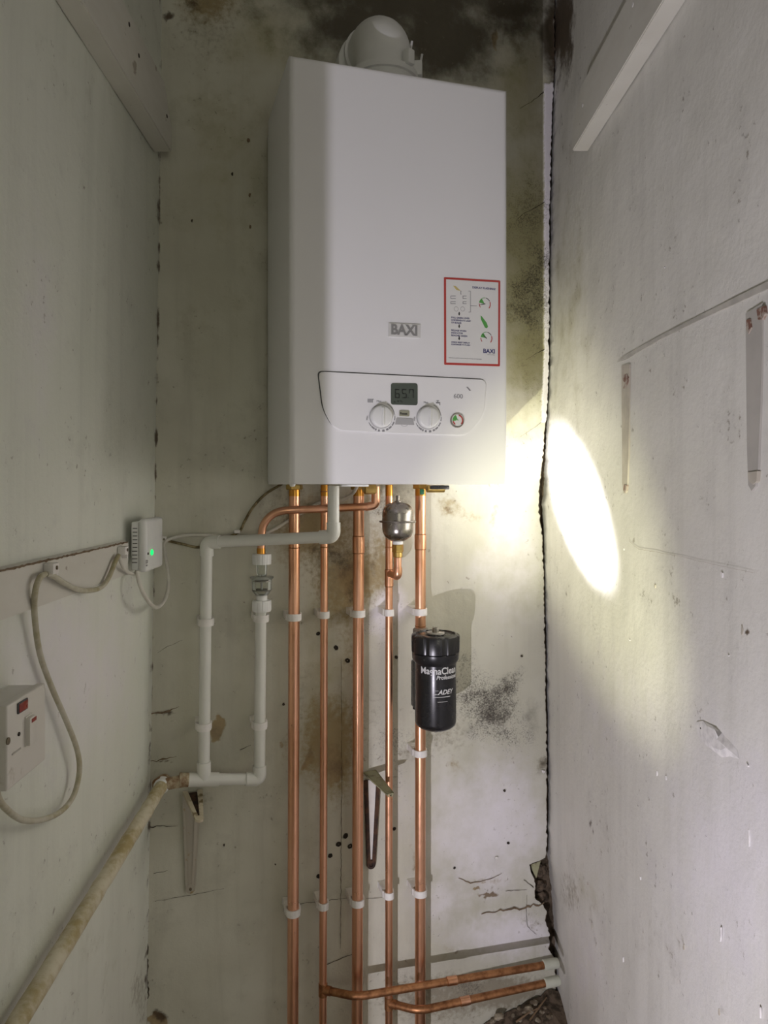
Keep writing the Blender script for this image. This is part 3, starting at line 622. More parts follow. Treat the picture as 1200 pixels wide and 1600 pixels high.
obj('printed_text', onfront(text_bm('Reset', 0.0058, bold=0.0001), fr(630.8, 646.3, PF - 0.0019)), M['print_dark'], panel)
plate('flap', corner_round([fr(618.5, 653), fr(644, 654), fr(646.5, 664.5), fr(616.5, 663.5)], 0.0012), PF - 0.0009, 0.0015, M['grey_plastic'], panel, 0.0003)
c = fr(631, 664.3); bm = B(); st = []
for i in range(9):
    a = math.radians(200 + 140 * i / 8); st.append([bm.verts.new((c.x + math.cos(a) * r, PF - 0.0004, c.z + 0.002 + math.sin(a) * r * .7)) for r in (0.0058, 0.0064)])
for s, t in zip(st, st[1:]): bm.faces.new((s[0], t[0], t[1], s[1]))
obj('flap_mark', bm, M['print_grey'], panel)
# gauge
front_lathe('gauge_bezel', 714, 657, [(0.0128, -0.0005), (0.0128, 0.002), (0.0118, 0.0032), (0.0108, 0.0028), (0.0106, 0.0010), (0, 0.0010)], M['dull_steel'], panel)
gd = front_lathe('gauge_dial', 714, 657, [(0.0104, 0.0008), (0.0104, 0.0014), (0, 0.0014)], M['paper'], panel)
def arc(name, c, y, r0, r1, a0, a1, mat, parent, n=12):
    bm = B(); st = []
    for i in range(n + 1):
        a = math.radians(a0 + (a1 - a0) * i / n); st.append([bm.verts.new((c.x + math.cos(a) * r, y, c.z + math.sin(a) * r)) for r in (r0, r1)])
    for s, t in zip(st, st[1:]): bm.faces.new((s[0], t[0], t[1], s[1]))
    return obj(name, bm, mat, parent)
c = fr(714, 657)
arc('green_zone', c, PF - 0.0017, 0.0028, 0.0098, 112, 190, M['green_print'], panel)
arc('red_zone', c, PF - 0.0017, 0.0076, 0.0098, -45, 80, M['red_print'], panel); arc('red_zone', c, PF - 0.0017, 0.0076, 0.0098, 192, 235, M['red_print'], panel)
bm = B(); prism(bm, [c + Vector(v) for v in ((0.001, 0, -0.001), (-0.0065, 0, 0.0035), (-0.0002, 0, 0.0012))], (0, 0.0003, 0)); bm.transform(Matrix.Translation((0, PF - 0.0022 - c.y, 0))); obj('needle', bm, M['green_print'], panel)
obj('printed_text', onfront(text_bm('600', 0.0112), fr(716, 619.5, PF - 0.0003), 1.05), M['print_grey'], panel)
# radiator and tap pictograms, small tick
bm = B(); c = fr(578, 626.3)
for i in range(4): box(bm, (c.x - .0046 + i * .0024, PF - .0004, c.z - .0032), (c.x - .0030 + i * .0024, PF + .0003, c.z + .0030))
box(bm, (c.x + .0040, PF - .0004, c.z + .0020), (c.x + .0060, PF + .0003, c.z + .0030)); obj('radiator_symbol', bm, M['print_grey'], panel)
bm = B(); c = fr(683.5, 629.5)
box(bm, (c.x - .0030, PF - .0004, c.z + .0030), (c.x + .0018, PF + .0003, c.z + .0040)); box(bm, (c.x - .0012, PF - .0004, c.z), (c.x, PF + .0003, c.z + .0036)); box(bm, (c.x - .0038, PF - .0004, c.z - .0012), (c.x + .0040, PF + .0003, c.z + .0010)); box(bm, (c.x + .0026, PF - .0004, c.z - .0042), (c.x + .0040, PF + .0003, c.z)); obj('tap_symbol', bm, M['print_grey'], panel)
bm = B(); prism(bm, [fr(728.5, 604.5, PF - .0003), fr(731, 604.5, PF - .0003), fr(736, 610, PF - .0003), fr(734, 611, PF - .0003)], (0, .0003, 0)); obj('tick_mark', bm, M['print_grey'], panel)
# badge
bd = plate('brand_badge', [fr(606.5, 504.5), fr(656.5, 507), fr(656.5, 528.5), fr(606.5, 526)], BF - 0.0022, 0.003, M['badge'], boiler, 0.0006)
bm = text_bm('BAXI', 0.0240, 0.0005, 0.0008); onfront(bm, fr(631.8, 516.3, BF - 0.0028), 0.92); obj('badge_lettering', bm, M['badge_letter'], bd)
# instruction label
SY = BF - 0.0008
lab = plate('instruction_label', corner_round([fr(693.5, 433), fr(781.5, 438.5), fr(781, 572.5), fr(694, 570)], 0.002), SY + 0.0003, 0.001, M['red_print'], boiler)
plate('label_paper', [fr(696.8, 436.5), fr(778.3, 441.6), fr(777.8, 569), fr(697.2, 566.6)], SY - 0.0001, 0.0004, M['paper'], lab)
def ltxt(s, px, py, size, mat='print_blue', align='LEFT', bold=0.0): 
    bm = onfront(text_bm(s, size, 0.00008, bold, 0, align), fr(px, py, SY - 0.0003)); obj('printed_text', bm, M[mat], lab)
ltxt('DISPLAY FLASHING?', 774.5, 452, 0.0050, 'print_blue', 'RIGHT', 0.0001)
for s, y, m_ in (('PULL GREEN LEVER', 496, 0), ('UNDERNEATH UNIT', 500, 0), ('OF BOILER', 504, 0), ('RELEASE WHEN', 516, 0), ('INDICATOR', 520, 0), ('REACHES GREEN', 524, 0), ('CHECK RESET DISPLAY', 534.5, 1), ('CONTINUES TO FLASH', 538, 1)): ltxt(s, 705, y, 0.0040 if not m_ else 0.0034, bold=0.00008)
ltxt('BAXI', 773.5, 549.5, 0.0105, 'print_blue', 'RIGHT', 0.0003); ltxt('here to help', 773, 554.5, 0.0028, 'print_grey', 'RIGHT')
ltxt('www.baxi.co.uk for further details and help with this boiler', 701, 558.8, 0.0026, 'print_grey')
def lplate(name, pts, mat): bm = B(); prism(bm, [fr(x, y, SY - 0.0003) for x, y in pts], (0, 0.0002, 0)); obj(name, bm, M[mat], lab)
for y in (489, 508.5, 527.5): lplate('arrow', [(716.7, y - 1.5), (718.3, y - 1.5), (718.3, y + 1), (719.3, y + 1), (717.5, y + 4.2), (715.7, y + 1), (716.7, y + 1)], 'print_dark')
lplate('tip_of_lever', [(708, 446.5), (712, 447), (720, 454.5), (713, 453)], 'yellow_print')
for x0, y0, x1, y1 in ((704, 462, 712, 467), (723, 462, 729, 467), (704, 471, 712, 475), (723, 471, 729, 475), (719.5, 454.5, 721, 460)):
    lplate('printed_symbol', [(x0, y0), (x1, y0), (x1, y0 + .9), (x0 + .9, y0 + .9), (x0 + .9, y1 - .9), (x1, y1 - .9), (x1, y1), (x0, y1)], 'print_grey')
for cx in (712.5, 722.5): arc('printed_dial', fr(cx, 483), SY - 0.0003, 0.0036, 0.0041, 0, 360, M['print_grey'], lab, 20)
lplate('bracket_line', [(732, 454.5), (735.5, 454.7), (735.5, 477.2), (745, 477.6), (745, 478.2), (735.5, 478), (735.5, 488), (732, 488), (732, 487.4), (734.8, 487.4), (734.8, 455.3), (732, 455.2)], 'print_grey')
for cy, na in ((475, 195), (528.5, 140)):
    c = fr(757 if cy < 500 else 759.5, cy); y = SY - 0.0003
    arc('printed_green_zone', c, y, 0.002, 0.0108, 122, 172, M['green_print'], lab); arc('printed_green_zone', c, y, 0.0100, 0.0110, 85, 120, M['green_print'], lab)
    arc('printed_red_zone', c, y, 0.0098, 0.0115, -42, 22, M['red_print'], lab); arc('printed_red_zone', c, y, 0.0098, 0.0112, 180, 218, M['red_print'], lab); arc('printed_dark_zone', c, y, 0.0100, 0.0112, 30, 80, M['print_dark'], lab)
    a = math.radians(na); dv = Vector((math.cos(a), 0, math.sin(a))); sv = Vector((-dv.z, 0, dv.x)); c.y = y - 0.0002
    bm = B(); prism(bm, [c - dv * .001 + sv * .0009, c - dv * .001 - sv * .0009, c + dv * .0105 - sv * .0003, c + dv * .0105 + sv * .0003], (0, .0001, 0)); obj('printed_needle', bm, M['print_dark'], lab)
lplate('printed_lever', [(751, 493), (753, 494.5), (760.5, 504.5), (762.5, 510.5), (760.5, 513), (757.5, 511.5), (751.5, 499)], 'green_print')

# flue on top of the boiler
fx = P(600, 60, 1.375).x; FR = 0.0525
flue = thing('flue_elbow', 'white rounded flue elbow turning from the boiler top into the wall', 'flue', (fx, 1.375, BZ1))
bm = B(); zc = BZ1 + 0.122; rows = []
pth = [(fx, 1.375, BZ1 + 0.003), (fx, 1.375, BZ1 + 0.074)]
R_ = 0.060; ZA = BZ1 + 0.140
for i in range(1, 13):
    a = PI / 2 * i / 12; pth.append((fx, 1.375 + R_ * (1 - math.cos(a)), BZ1 + 0.080 + R_ * math.sin(a)))
pth.append((fx, 1.462, ZA)); tube(bm, pth, FR, 40); obj('elbow', bm, M['white_plastic'], flue, 50)
bm = B(); lathe(bm, [(FR + .001, 0), (FR + .005, .001), (FR + .005, .008), (FR + .001, .010)], (fx, 1.446, ZA), (0, 1, 0), 40); obj('collar', bm, M['white_plastic'], flue)
bm = B(); lathe(bm, [(FR + .004, 0), (FR + .010, .004), (FR + .010, WY - 1.462 + 0.012)], (fx - .003, 1.460, ZA - .010), (0, 1, 0), 40); obj('flue_pipe', bm, M['white_plastic'], flue)
bm = B(); lathe(bm, [(FR + .006, 0), (FR + .006, .048), (FR + .011, .049), (FR + .011, .060), (FR + .002, .063), (FR + .001, .066)], (fx, 1.375, BZ1 + .001), (0, 0, 1), 40); obj('base_collar', bm, M['white_plastic'], flue)
for ang, tl in ((-62, .004), (-22, .005)):
    a = math.radians(ang); c = Vector((fx + math.cos(a) * (FR + .010), 1.375 + math.sin(a) * (FR + .010), BZ1 + .058)); ra = Vector((math.cos(a), math.sin(a), 0)); bm = B(); frame_box(bm, c, ra, Vector((-ra.y, ra.x, 0)), Vector((0, 0, 1)), (-.009, -.008, 0), (.009, .008, .027), .002); obj('lug', bm, M['white_plastic'], flue)
    bm = B(); c += ra * .004; tube(bm, [c + Vector((0, 0, .016)), c + Vector((tl, 0, .042))], .0022, 10); obj('lug_screw', bm, M['print_silver'], flue)

# ================================================================== COPPER PIPES
NP = 1.495
def vx(px, py, n=NP): return P(px, py, n).x
def zz(py, px, n=NP): return P(px, py, n).z
def coupler(bm, x, y, z0, z1, r):
    lathe(bm, [(r + .0001, z0), (r + .0013, z0 + .0006), (r + .0013, z1 - .0006), (r + .0001, z1)], (x, y, 0), (0, 0, 1), 24)
def ringj(bm, x, y, z, r): lathe(bm, [(r, z - .0012), (r + .0006, z - .0006), (r + .0006, z + .0006), (r, z + .0012)], (x, y, 0), (0, 0, 1), 24)
pipes = {}
ZB = 0.0
def vpipe(key, px0, px1, r, label, joints=(), solder=(), top=None):
    x0, x1 = vx(px0, 770), vx(px1, 1600); ztop = BZ0 - 0.0010 if top is None else top
    zb = zz(1600, px1); k = (x1 - x0) / (zb - ztop); xa = lambda z: x0 + k * (z - ztop)
    t = thing('copper_pipe', label, 'pipe', (xa(0.004), NP, 0.0), None)
    bm = B(); tube(bm, [(xa(ztop - .022), NP, ztop - .022), (xa(.6), NP, .6), (xa(0), NP, 0.0)], r, 24); obj('tube', bm, M['copper'], t)
    bm = B(); tube(bm, [(x0, NP, ztop), (xa(ztop - .022), NP, ztop - .0222)], r * 1.01, 24); obj('upper_end', bm, M['fluxed'], t)
    for a, b in joints:
        za, zb2 = zz(b, px0), zz(a, px0); bm = B(); coupler(bm, xa((za + zb2) / 2), NP, za, zb2, r); obj('coupler', bm, M['copper'], t)
    for a in solder:
        za = zz(a, px0); bm = B(); ringj(bm, xa(za), NP, za, r); obj('solder_ring', bm, M['tarnished'], t)
    pipes[key] = (t, xa, r); return t
vpipe(1, 460, 457.5, .0110, 'leftmost thick vertical copper pipe below the boiler', (), (848, 856))
vpipe(2, 507, 504.5, .0075, 'thin vertical copper pipe, second from left below the boiler', (), (768, 855))
vpipe(3, 560.5, 558, .0110, 'thick vertical copper pipe in the middle of the five', ((838, 864),), (838, 864))
vpipe(4, 608, 607.5, .0075, 'thin vertical copper pipe directly behind the small steel vessel', ((890, 916),), (855, 890, 916))
vpipe(5, 657, 656.5, .0110, 'rightmost thick vertical copper pipe running past the black filter', ((835, 858),), (835, 858, 978, 1175))
# compression nuts under the boiler, a child of the pipe each closes
for key in (1, 3, 5):
    t, xa, r = pipes[key]; bm = B(); lathe(bm, [(r + .0042, 0), (r + .0055, .0015), (r + .0055, .0085), (r + .0042, .010)], (xa(BZ0), NP, BZ0 - .0105), (0, 0, 1), 6)
    if key == 5: bm.transform(Matrix.Translation((0, 0, .001)))
    obj('compression_nut', bm, M['brass'], t, 20)
t, xa, r = pipes[5]
bm = B(); q = P(659.5, 769, NP - .0165); box(bm, (q.x - .0045, q.y - .002, q.z - .005), (q.x + .0045, q.y + .0018, q.z + .006), .0006); obj('flow_tag', bm, M['green_tag'], t)
# valve bodies and tails showing under the boiler edge
bm = B(); q = P(682, 758, 1.46); lathe(bm, [(0.004, -.022), (.0075, -.020), (.0075, .016), (.004, .018)], (q.x, q.y, BZ0 - .009), (1, 0, 0), 16); obj('valve_body', bm, M['brass'], boiler)
bm = B(); q = P(577, 761, 1.44); lathe(bm, [(.006, -.012), (.0105, -.009), (.0105, .012), (.006, .014)], (q.x, q.y, BZ0 - .009), (1, 0, 0), 8); obj('valve_body', bm, M['brass'], boiler)
bm = B(); q = P(695, 757, 1.41); box(bm, (q.x - .030, q.y - .006, BZ0 - .010), (q.x + .008, q.y + .006, BZ0 - .002), .002); obj('drain_tap', bm, M['black_plastic'], boiler)
bm = B(); q = P(545, 757, 1.36); box(bm, (q.x - .016, q.y - .008, BZ0 - .0045), (q.x + .036, q.y + .006, BZ0 - .0005), .0015); obj('terminal_cover', bm, M['white_plastic'], boiler)

# discharge pipe: from the boiler, across the front of the vertical pipes, bent down into the tundish
DN = 1.4755
a0 = P(587, 764, DN); a0.z = BZ0 - .004; a1 = P(587, 789.5, DN); a2 = P(470, 794, 1.4755); a3 = P(409.5, 797.5, 1.487); a4 = P(408, 866, 1.490)
disch = thing('copper_discharge_pipe', 'thin copper pipe crossing in front of the others and bending down into the clear tundish', 'pipe', a4)
sq = [P(575, 791.5, DN), P(470, 796.5, DN), P(452, 797, DN)]
bend = [P(440, 798.5, 1.478), P(426, 804, 1.482), P(415, 815, 1.485), P(409.5, 830, 1.488), a4]
bm = B(); tube(bm, [a1 + Vector((-.004, 0, -.0005))] + sq[:2] + smooth([sq[2]] + bend, 6), .0075, 20); obj('tube', bm, M['copper'], disch)
bm = B(); tube(bm, fillet([a0, a1, P(571, 792, DN)], .009, 8), .0085, 20); obj('elbow', bm, M['copper'], disch)
bm = B(); tube(bm, [a4 + Vector((0, 0, .012)), a4 + Vector((0, 0, -.002))], .0082, 20); obj('lower_end', bm, M['fluxed'], disch)

# low pipes running to the right wall
def low_pipe(key, tee_px, tee_py, knee, end, sl, label):
    t0, xa, r = pipes[key]; zt = P(tee_px, tee_py, NP).z; A = Vector((xa(zt), NP, zt)); K = P(knee[0], knee[1], 1.452); K.z = zt + 0.002
    E = P(end[0], end[1], 1.447); t = thing('copper_branch_pipe', label, 'pipe', K)
    D = (E - K).normalized(); S = K + D * ((E - K).length - .036)
    bm = B(); tube(bm, fillet([A + (K - A).normalized() * .0080, K, S], .022, 8), .0075, 20); obj('tube', bm, M['tarnished'], t)
    bm = B(); lathe(bm, [(r + .0002, -.013), (r + .0013, -.012), (r + .0013, .012), (r + .0002, .013)], A, (0, 0, 1), 24)
    tube(bm, [A, A + (K - A).normalized() * .017], .0088, 20); obj('tee', bm, M['tarnished'], t)
    for f0 in sl:
        c = K.lerp(E, f0); bm = B(); lathe(bm, [(.0076, -.011), (.0088, -.0102), (.0088, .0102), (.0076, .011)], c, D, 20); obj('coupler', bm, M['copper'], t)
    bm = B(); lathe(bm, [(.0095, 0), (.0105, .001), (.0105, .030), (.0095, .034)], S - D * .002, D, 20); obj('pipe_sleeve', bm, M['sleeve'], t)['label'] = 'pale plastic sleeve'
    return t
low_pipe(2, 505.5, 1546, (557, 1557), (874, 1504), (.45,), 'upper of two tarnished copper pipes running low to the right wall')
low_pipe(4, 607.5, 1567, (655, 1576), (876, 1531), (.31,), 'lower of two tarnished copper pipes running low to the right wall')

# ================================================================== STEEL VESSEL
q = P(621.5, 815, 1.450); V = Vector((q.x, 1.450, q.z)); k_ = 1.472 / FPX
ves = thing('shock_arrestor', 'small brushed steel expansion vessel on a brass nut beside a thin copper pipe', 'vessel', V + Vector((0, 0, -.11)))
rb = 25.3 * k_
bm = B(); lathe(bm, [(.006, -33 * k_), (.012, -31.5 * k_), (rb * .62, -28.5 * k_), (rb * .84, -24 * k_), (rb * .97, -17 * k_), (rb, -11 * k_), (rb, 12 * k_), (rb * .985, 17 * k_), (rb * .90, 22.5 * k_), (rb * .74, 27 * k_), (rb * .5, 30 * k_), (rb * .25, 31.5 * k_), (0, 32 * k_)], V, (0, 0, 1), 48); obj('vessel_body', bm, M['steel'], ves, 60)
bm = B(); lathe(bm, [(rb, -1.6 * k_), (29.4 * k_, -1.4 * k_), (30 * k_, 0), (29.4 * k_, 1.4 * k_), (rb, 1.6 * k_)], V, (0, 0, 1), 48); obj('rim', bm, M['steel'], ves)
bm = B(); lathe(bm, [(.0065, 30 * k_), (.0065, 33 * k_), (.0034, 34 * k_), (.0034, 39 * k_), (.0040, 39.5 * k_), (.0040, 42 * k_), (.003, 42.5 * k_)], V, (0, 0, 1), 16); obj('air_valve', bm, M['steel'], ves)
bm = B(); lathe(bm, [(.0085, -37 * k_), (.0105, -36.5 * k_), (.0105, -31 * k_), (.0085, -30 * k_)], V, (0, 0, 1), 24); obj('washer', bm, M['white_plastic'], ves)
bm = B(); lathe(bm, [(.0095, -50 * k_), (.0118, -49 * k_), (.0118, -38 * k_), (.0105, -36.6 * k_)], V, (0, 0, 1), 6); obj('brass_nut', bm, M['brass'], ves, 20)
bm = B(); lathe(bm, [(.0078, -58 * k_), (.0095, -57 * k_), (.0095, -49.5 * k_)], V, (0, 0, 1), 24); obj('brass_tail', bm, M['brass'], ves)
t4, xa4, r4 = pipes[4]; ze = V.z - 88 * k_; A = Vector((xa4(ze), NP - .004, ze)); Q = Vector((V.x, V.y, ze))
bm = B(); tube(bm, fillet([V + Vector((0, 0, -57 * k_)), Q, A + (Q - A).normalized() * .003], .010, 8), .0075, 20); obj('branch_tube', bm, M['copper'], ves)
bm = B(); tube(bm, fillet([Q + Vector((0, 0, .017)), Q, Q + (A - Q).normalized() * .017], .010, 8), .0088, 20); obj('elbow', bm, M['copper'], ves)

# ================================================================== BLACK FILTER
q = P(680.5, 990, 1.425); F = Vector((q.x, 1.425, q.z)); kf = 1.512 / FPX; RC, RBODY = 38.2 * kf, 32.3 * kf
fil = thing('magnetic_filter', 'black cylindrical system filter with ribbed screw cap on the right copper pipe', 'filter', F + Vector((0, 0, -153 * kf)))
bm = B(); lathe(bm, [(RC * .985, -27 * kf), (RC * .99, -25 * kf), (RC, -4 * kf), (RC * .98, -1.5 * kf), (RC * .93, 0), (RC * .80, 0.8 * kf), (RC * .78, -1 * kf), (.016, -1 * kf), (.016, 1 * kf), (0, 1 * kf)], F, (0, 0, 1), 72, lambda k: 1.0 if (k % 9) > 1 else 0.945); obj('screw_cap', bm, M['black_plastic'], fil, 30)
bm = B(); lathe(bm, [(.0175, 0), (.0175, 2.6 * kf), (.0155, 3 * kf), (.0155, 2.0 * kf), (0, 2.0 * kf)], F, (0, 0, 1), 36); obj('vent_plate', bm, M['scar_grey'], fil)
bm = B(); lathe(bm, [(.0070, 2 * kf), (.0070, 8 * kf), (.0060, 9.5 * kf), (.0025, 9.6 * kf), (.0025, 8.4 * kf), (0, 8.4 * kf)], F, (0, 0, 1), 8); obj('air_vent', bm, M['dull_steel'], fil)
bm = B(); lathe(bm, [(RBODY, -45 * kf), (RC * .96, -38 * kf), (RC * .97, -29 * kf), (RC * .93, -27.5 * kf)], F, (0, 0, 1), 48); obj('neck_ring', bm, M['black_plastic'], fil)
bm = B(); lathe(bm, [(.004, -152 * kf), (RBODY * .45, -150 * kf), (RBODY * .8, -145.5 * kf), (RBODY * .96, -141 * kf), (RBODY, -136 * kf), (RBODY, -44 * kf)], F, (0, 0, 1), 64); obj('canister', bm, M['black_plastic'], fil, 45)
bm = B(); lathe(bm, [(0, -155 * kf), (.0028, -154.6 * kf), (.0028, -150 * kf)], F, (0, 0, 1), 12); obj('drain_plug', bm, M['dull_steel'], fil)
x5 = pipes[5][1](F.z)
for dz in (-62, -118):
    z = F.z + dz * kf; bm = B(); p0 = Vector((x5, NP - .012, z)); p1 = Vector((F.x, F.y, z)); dv = (p1 - p0).normalized(); tube(bm, [p0 + dv * .004, p0 + dv * ((p1 - p0).length - RBODY + .006)], .0135, 20); obj('inlet_arm', bm, M['black_plastic'], fil)
for dz, hh in ((-9, 9), (-120, 14)):
    z = F.z + dz * kf; bm = B(); lathe(bm, [(.0120, -hh * kf), (.0165, -hh * kf + .002), (.0165, hh * kf - .002), (.0120, hh * kf)], (x5, NP, z), (0, 0, 1), 6); obj('valve_nut', bm, M['dull_steel'] if dz > -50 else M['black_plastic'], fil, 20)
bm = B(); box(bm, (x5 - .019, NP - .024, F.z - 128 * kf), (x5 - .011, NP + .008, F.z - 52 * kf), .004); obj('valve_bracket', bm, M['black_plastic'], fil)
def wrap(s, size, px0, py, mat, sx=1.0, shear=0.0, bold=0.0, ang0=None, plates=None):
    """lettering wrapped round the canister, starting at the angle seen at pixel px0"""
    bm = text_bm(s, size, 0.0, bold, shear, 'LEFT') if s else plates
    bmesh.ops.subdivide_edges(bm, edges=[e for e in bm.edges if e.calc_length() > .004], cuts=3)
    a0 = math.asin(max(-1, min(1, (px0 - 680.5) / 32.3))); z0 = P(680.5, py, F.y - RBODY).z
    vd = math.atan2(F.x, F.y)        # direction from the viewer to the canister, so that letters sit where they were printed
    for v in bm.verts:
        a = a0 + v.co.x * sx / RBODY - vd; v.co = Vector((F.x + math.sin(a) * (RBODY + .0003), F.y - math.cos(a) * (RBODY + .0003), z0 + v.co.y))
    obj('printed_text', bm, M[mat], fil)
wrap('MagnaClean', 0.0185, 658, 1050, 'print_silver', 0.90, 0, .00035)
wrap('Professional', 0.0108, 681.5, 1060.0, 'print_silver', 0.95, .25, .0002)
wrap('ADEY', 0.0125, 684.5, 1083, 'print_silver', 1.0, .30, .0003)
def bars(rects):
    bm = B()
    for x0, y0, x1, y1 in rects:
        n = 8
        for i in range(n):
            xa_, xb_ = x0 + (x1 - x0) * i / n, x0 + (x1 - x0) * (i + 1) / n; bm.faces.new([bm.verts.new(v) for v in ((xa_, y0, 0), (xb_, y0, 0), (xb_, y1, 0), (xa_, y1, 0))])
    return bm
wrap('', 0, 676.5, 1083, 'print_silver', plates=bars([(0, -.0042, .0115, -.0034), (.002, .0030, .011, .0036), (.0, -.0095, .036, -.0084), (.009, -.0185, .030, -.0179)]))

# ================================================================== WHITE WASTE PIPE LOOP
WR_ = 0.01075; CN = 1.492
waste = thing('plastic_waste_pipe', 'white plastic waste pipe loop from the boiler down to the tee in the left corner', 'pipe', P(318, 1215, CN))
t0 = P(521, 758, 1.38); t0.z = BZ0 - .003; t1 = P(521, 838.5, 1.38); t2 = P(323, 847.5, CN); t3 = P(318.5, 1218, CN)
b0 = P(407.5, 956, CN); b1 = P(405.5, 1217, CN); l0 = P(292, 1221.5, CN)
def seg_(name, pts, r, mat, par, sg=24): bm = B(); tube(bm, pts, r, sg); return obj(name, bm, mat, par)
def sock(bm, p, d, r, ln): d = Vector(d).normalized(); lathe(bm, [(r + .0004, 0), (r + .0026, .0006), (r + .0026, ln - .0006), (r + .0004, ln)], p, d, 28)
d12 = (t2 - t1).normalized()
bm = B(); tube(bm, [t0, t1 + Vector((0, 0, .016))], WR_, 24); tube(bm, [t1 + d12 * .016, t2 - d12 * .016], WR_, 24); tube(bm, [t2 + Vector((0, 0, -.016)), t3 + Vector((0, 0, .018))], WR_, 24)
tube(bm, [t3 + (b1 - t3).normalized() * .018, b1 - (b1 - t3).normalized() * .016], WR_, 24); tube(bm, [b0, b1 + Vector((0, 0, .016))], WR_, 24); obj('tube', bm, M['pipe_plastic'], waste)
def elbow(p, da, db, name='elbow'):
    bm = B(); da = Vector(da).normalized(); db = Vector(db).normalized(); tube(bm, fillet([p + da * .026, p, p + db * .026], .011, 8), WR_ + .0022, 28)
    return obj(name, bm, M['pipe_plastic'], waste)
elbow(t1, (0, 0, 1), d12); elbow(t2, (0, 0, -1), -d12); elbow(b1, (0, 0, 1), t3 - b1)
dh = (b1 - t3).normalized()
bm = B(); tube(bm, [t3 - dh * .028, t3 + dh * .028], WR_ + .0022, 28); tube(bm, [t3, t3 + Vector((0, 0, .034))], WR_ + .0022, 28); obj('tee', bm, M['pipe_plastic'], waste)
dl = (P(255, 1224, CN) - t3).normalized(); cEnd = P(247, 1227, CN)
bm = B(); tube(bm, [t3 - dh * .026, cEnd + Vector((.004, 0, 0))], WR_ + .0004, 24); obj('stained_tube', bm, M['brown_pipe'], waste)['label'] = 'brown stained end of the tube'
bm = B(); lathe(bm, [(WR_, 0), (WR_ + .0022, .001), (WR_ + .0022, .018), (WR_, .019)], t3 - dh * .046, dh, 28); obj('stained_coupler', bm, M['brown_pipe'], waste)
# sloping pipe along the left wall
s0 = c2w(-0.4145, 1.438, -0.5575); s1 = c2w(-0.4160, 0.60, -0.632)
slope = thing('sloping_waste_pipe', 'grimy cream waste pipe sloping down along the left wall from the corner', 'pipe', s1)
ds = (s1 - s0).normalized(); rndp = [s0 + ds * ((s1 - s0).length * i / 40) + Vector((mn.noise(Vector((i * .7, 0, 0))), 0, mn.noise(Vector((0, i * .7, 3))))) * .0016 for i in range(41)]
bm = B(); tube(bm, rndp, .0118, 24); obj('tube', bm, M['grimy_pipe'], slope)
bm = B(); lathe(bm, [(.0118, -.004), (.0142, -.003), (.0142, .010), (.0118, .012)], s0, ds, 28); obj('end_socket', bm, M['white_plastic'], slope)
bm = B(); tube(bm, fillet([s0 + ds * .002, s0 - ds * .018, cEnd], .012, 8), .0128, 24); obj('corner_elbow', bm, M['brown_pipe'], slope)

# ================================================================== TUNDISH
T = P(409, 906, 1.490); kt = 1.485 / FPX
tun = thing('tundish', 'clear plastic tundish with white ribbed nuts between copper and white pipe', 'tundish', T + Vector((0, 0, -.06)))
def yz(py): return (906 - py) * kt
rib = lambda k: 1.0 if k % 4 < 3 else 0.965
bm = B(); lathe(bm, [(.0086, yz(881)), (.0180, yz(881.5)), (.0186, yz(868)), (.0178, yz(865.5)), (.0086, yz(865))], T, (0, 0, 1), 48, rib); obj('upper_nut', bm, M['white_plastic'], tun, 20)
bm = B(); lathe(bm, [(.0030, yz(904)), (.0100, yz(898)), (.0105, yz(881)), (.0090, yz(881)), (.0085, yz(897)), (.0022, yz(903))], T, (0, 0, 1), 32); obj('inlet_funnel', bm, M['clear'], tun)
bm = B(); lathe(bm, [(.0105, yz(899.5)), (.0225, yz(901)), (.0228, yz(903)), (.0195, yz(905.5)), (.0190, yz(922)), (.0105, yz(931)), (.0090, yz(931)), (.0175, yz(921)), (.0178, yz(905)), (.0105, yz(901))], T, (0, 0, 1), 40); obj('clear_body', bm, M['clear'], tun)
bm = B(); lathe(bm, [(.0020, yz(923)), (.0024, yz(904))], T, (0, 0, 1), 12); obj('drip_tube', bm, M['grey_plastic'], tun)
bm = B(); lathe(bm, [(.0170, yz(908.5)), (.0178, yz(908)), (.0178, yz(907)), (.0170, yz(906.5))], T, (0, 0, 1), 40); lathe(bm, [(.0172, yz(923)), (.0180, yz(922.5)), (.0180, yz(921.5)), (.0172, yz(921))], T, (0, 0, 1), 40); obj('inner_ring', bm, M['dull_steel'], tun)
bm = B(); lathe(bm, [(.0106, yz(939)), (.0106, yz(929.5)), (.0095, yz(929))], T, (0, 0, 1), 32); obj('white_spigot', bm, M['white_plastic'], tun)
bm = B(); lathe(bm, [(.0112, yz(956)), (.0172, yz(955)), (.0186, yz(952)), (.0186, yz(940)), (.0176, yz(938)), (.0106, yz(938))], T, (0, 0, 1), 48, rib); obj('lower_nut', bm, M['white_plastic'], tun, 20)

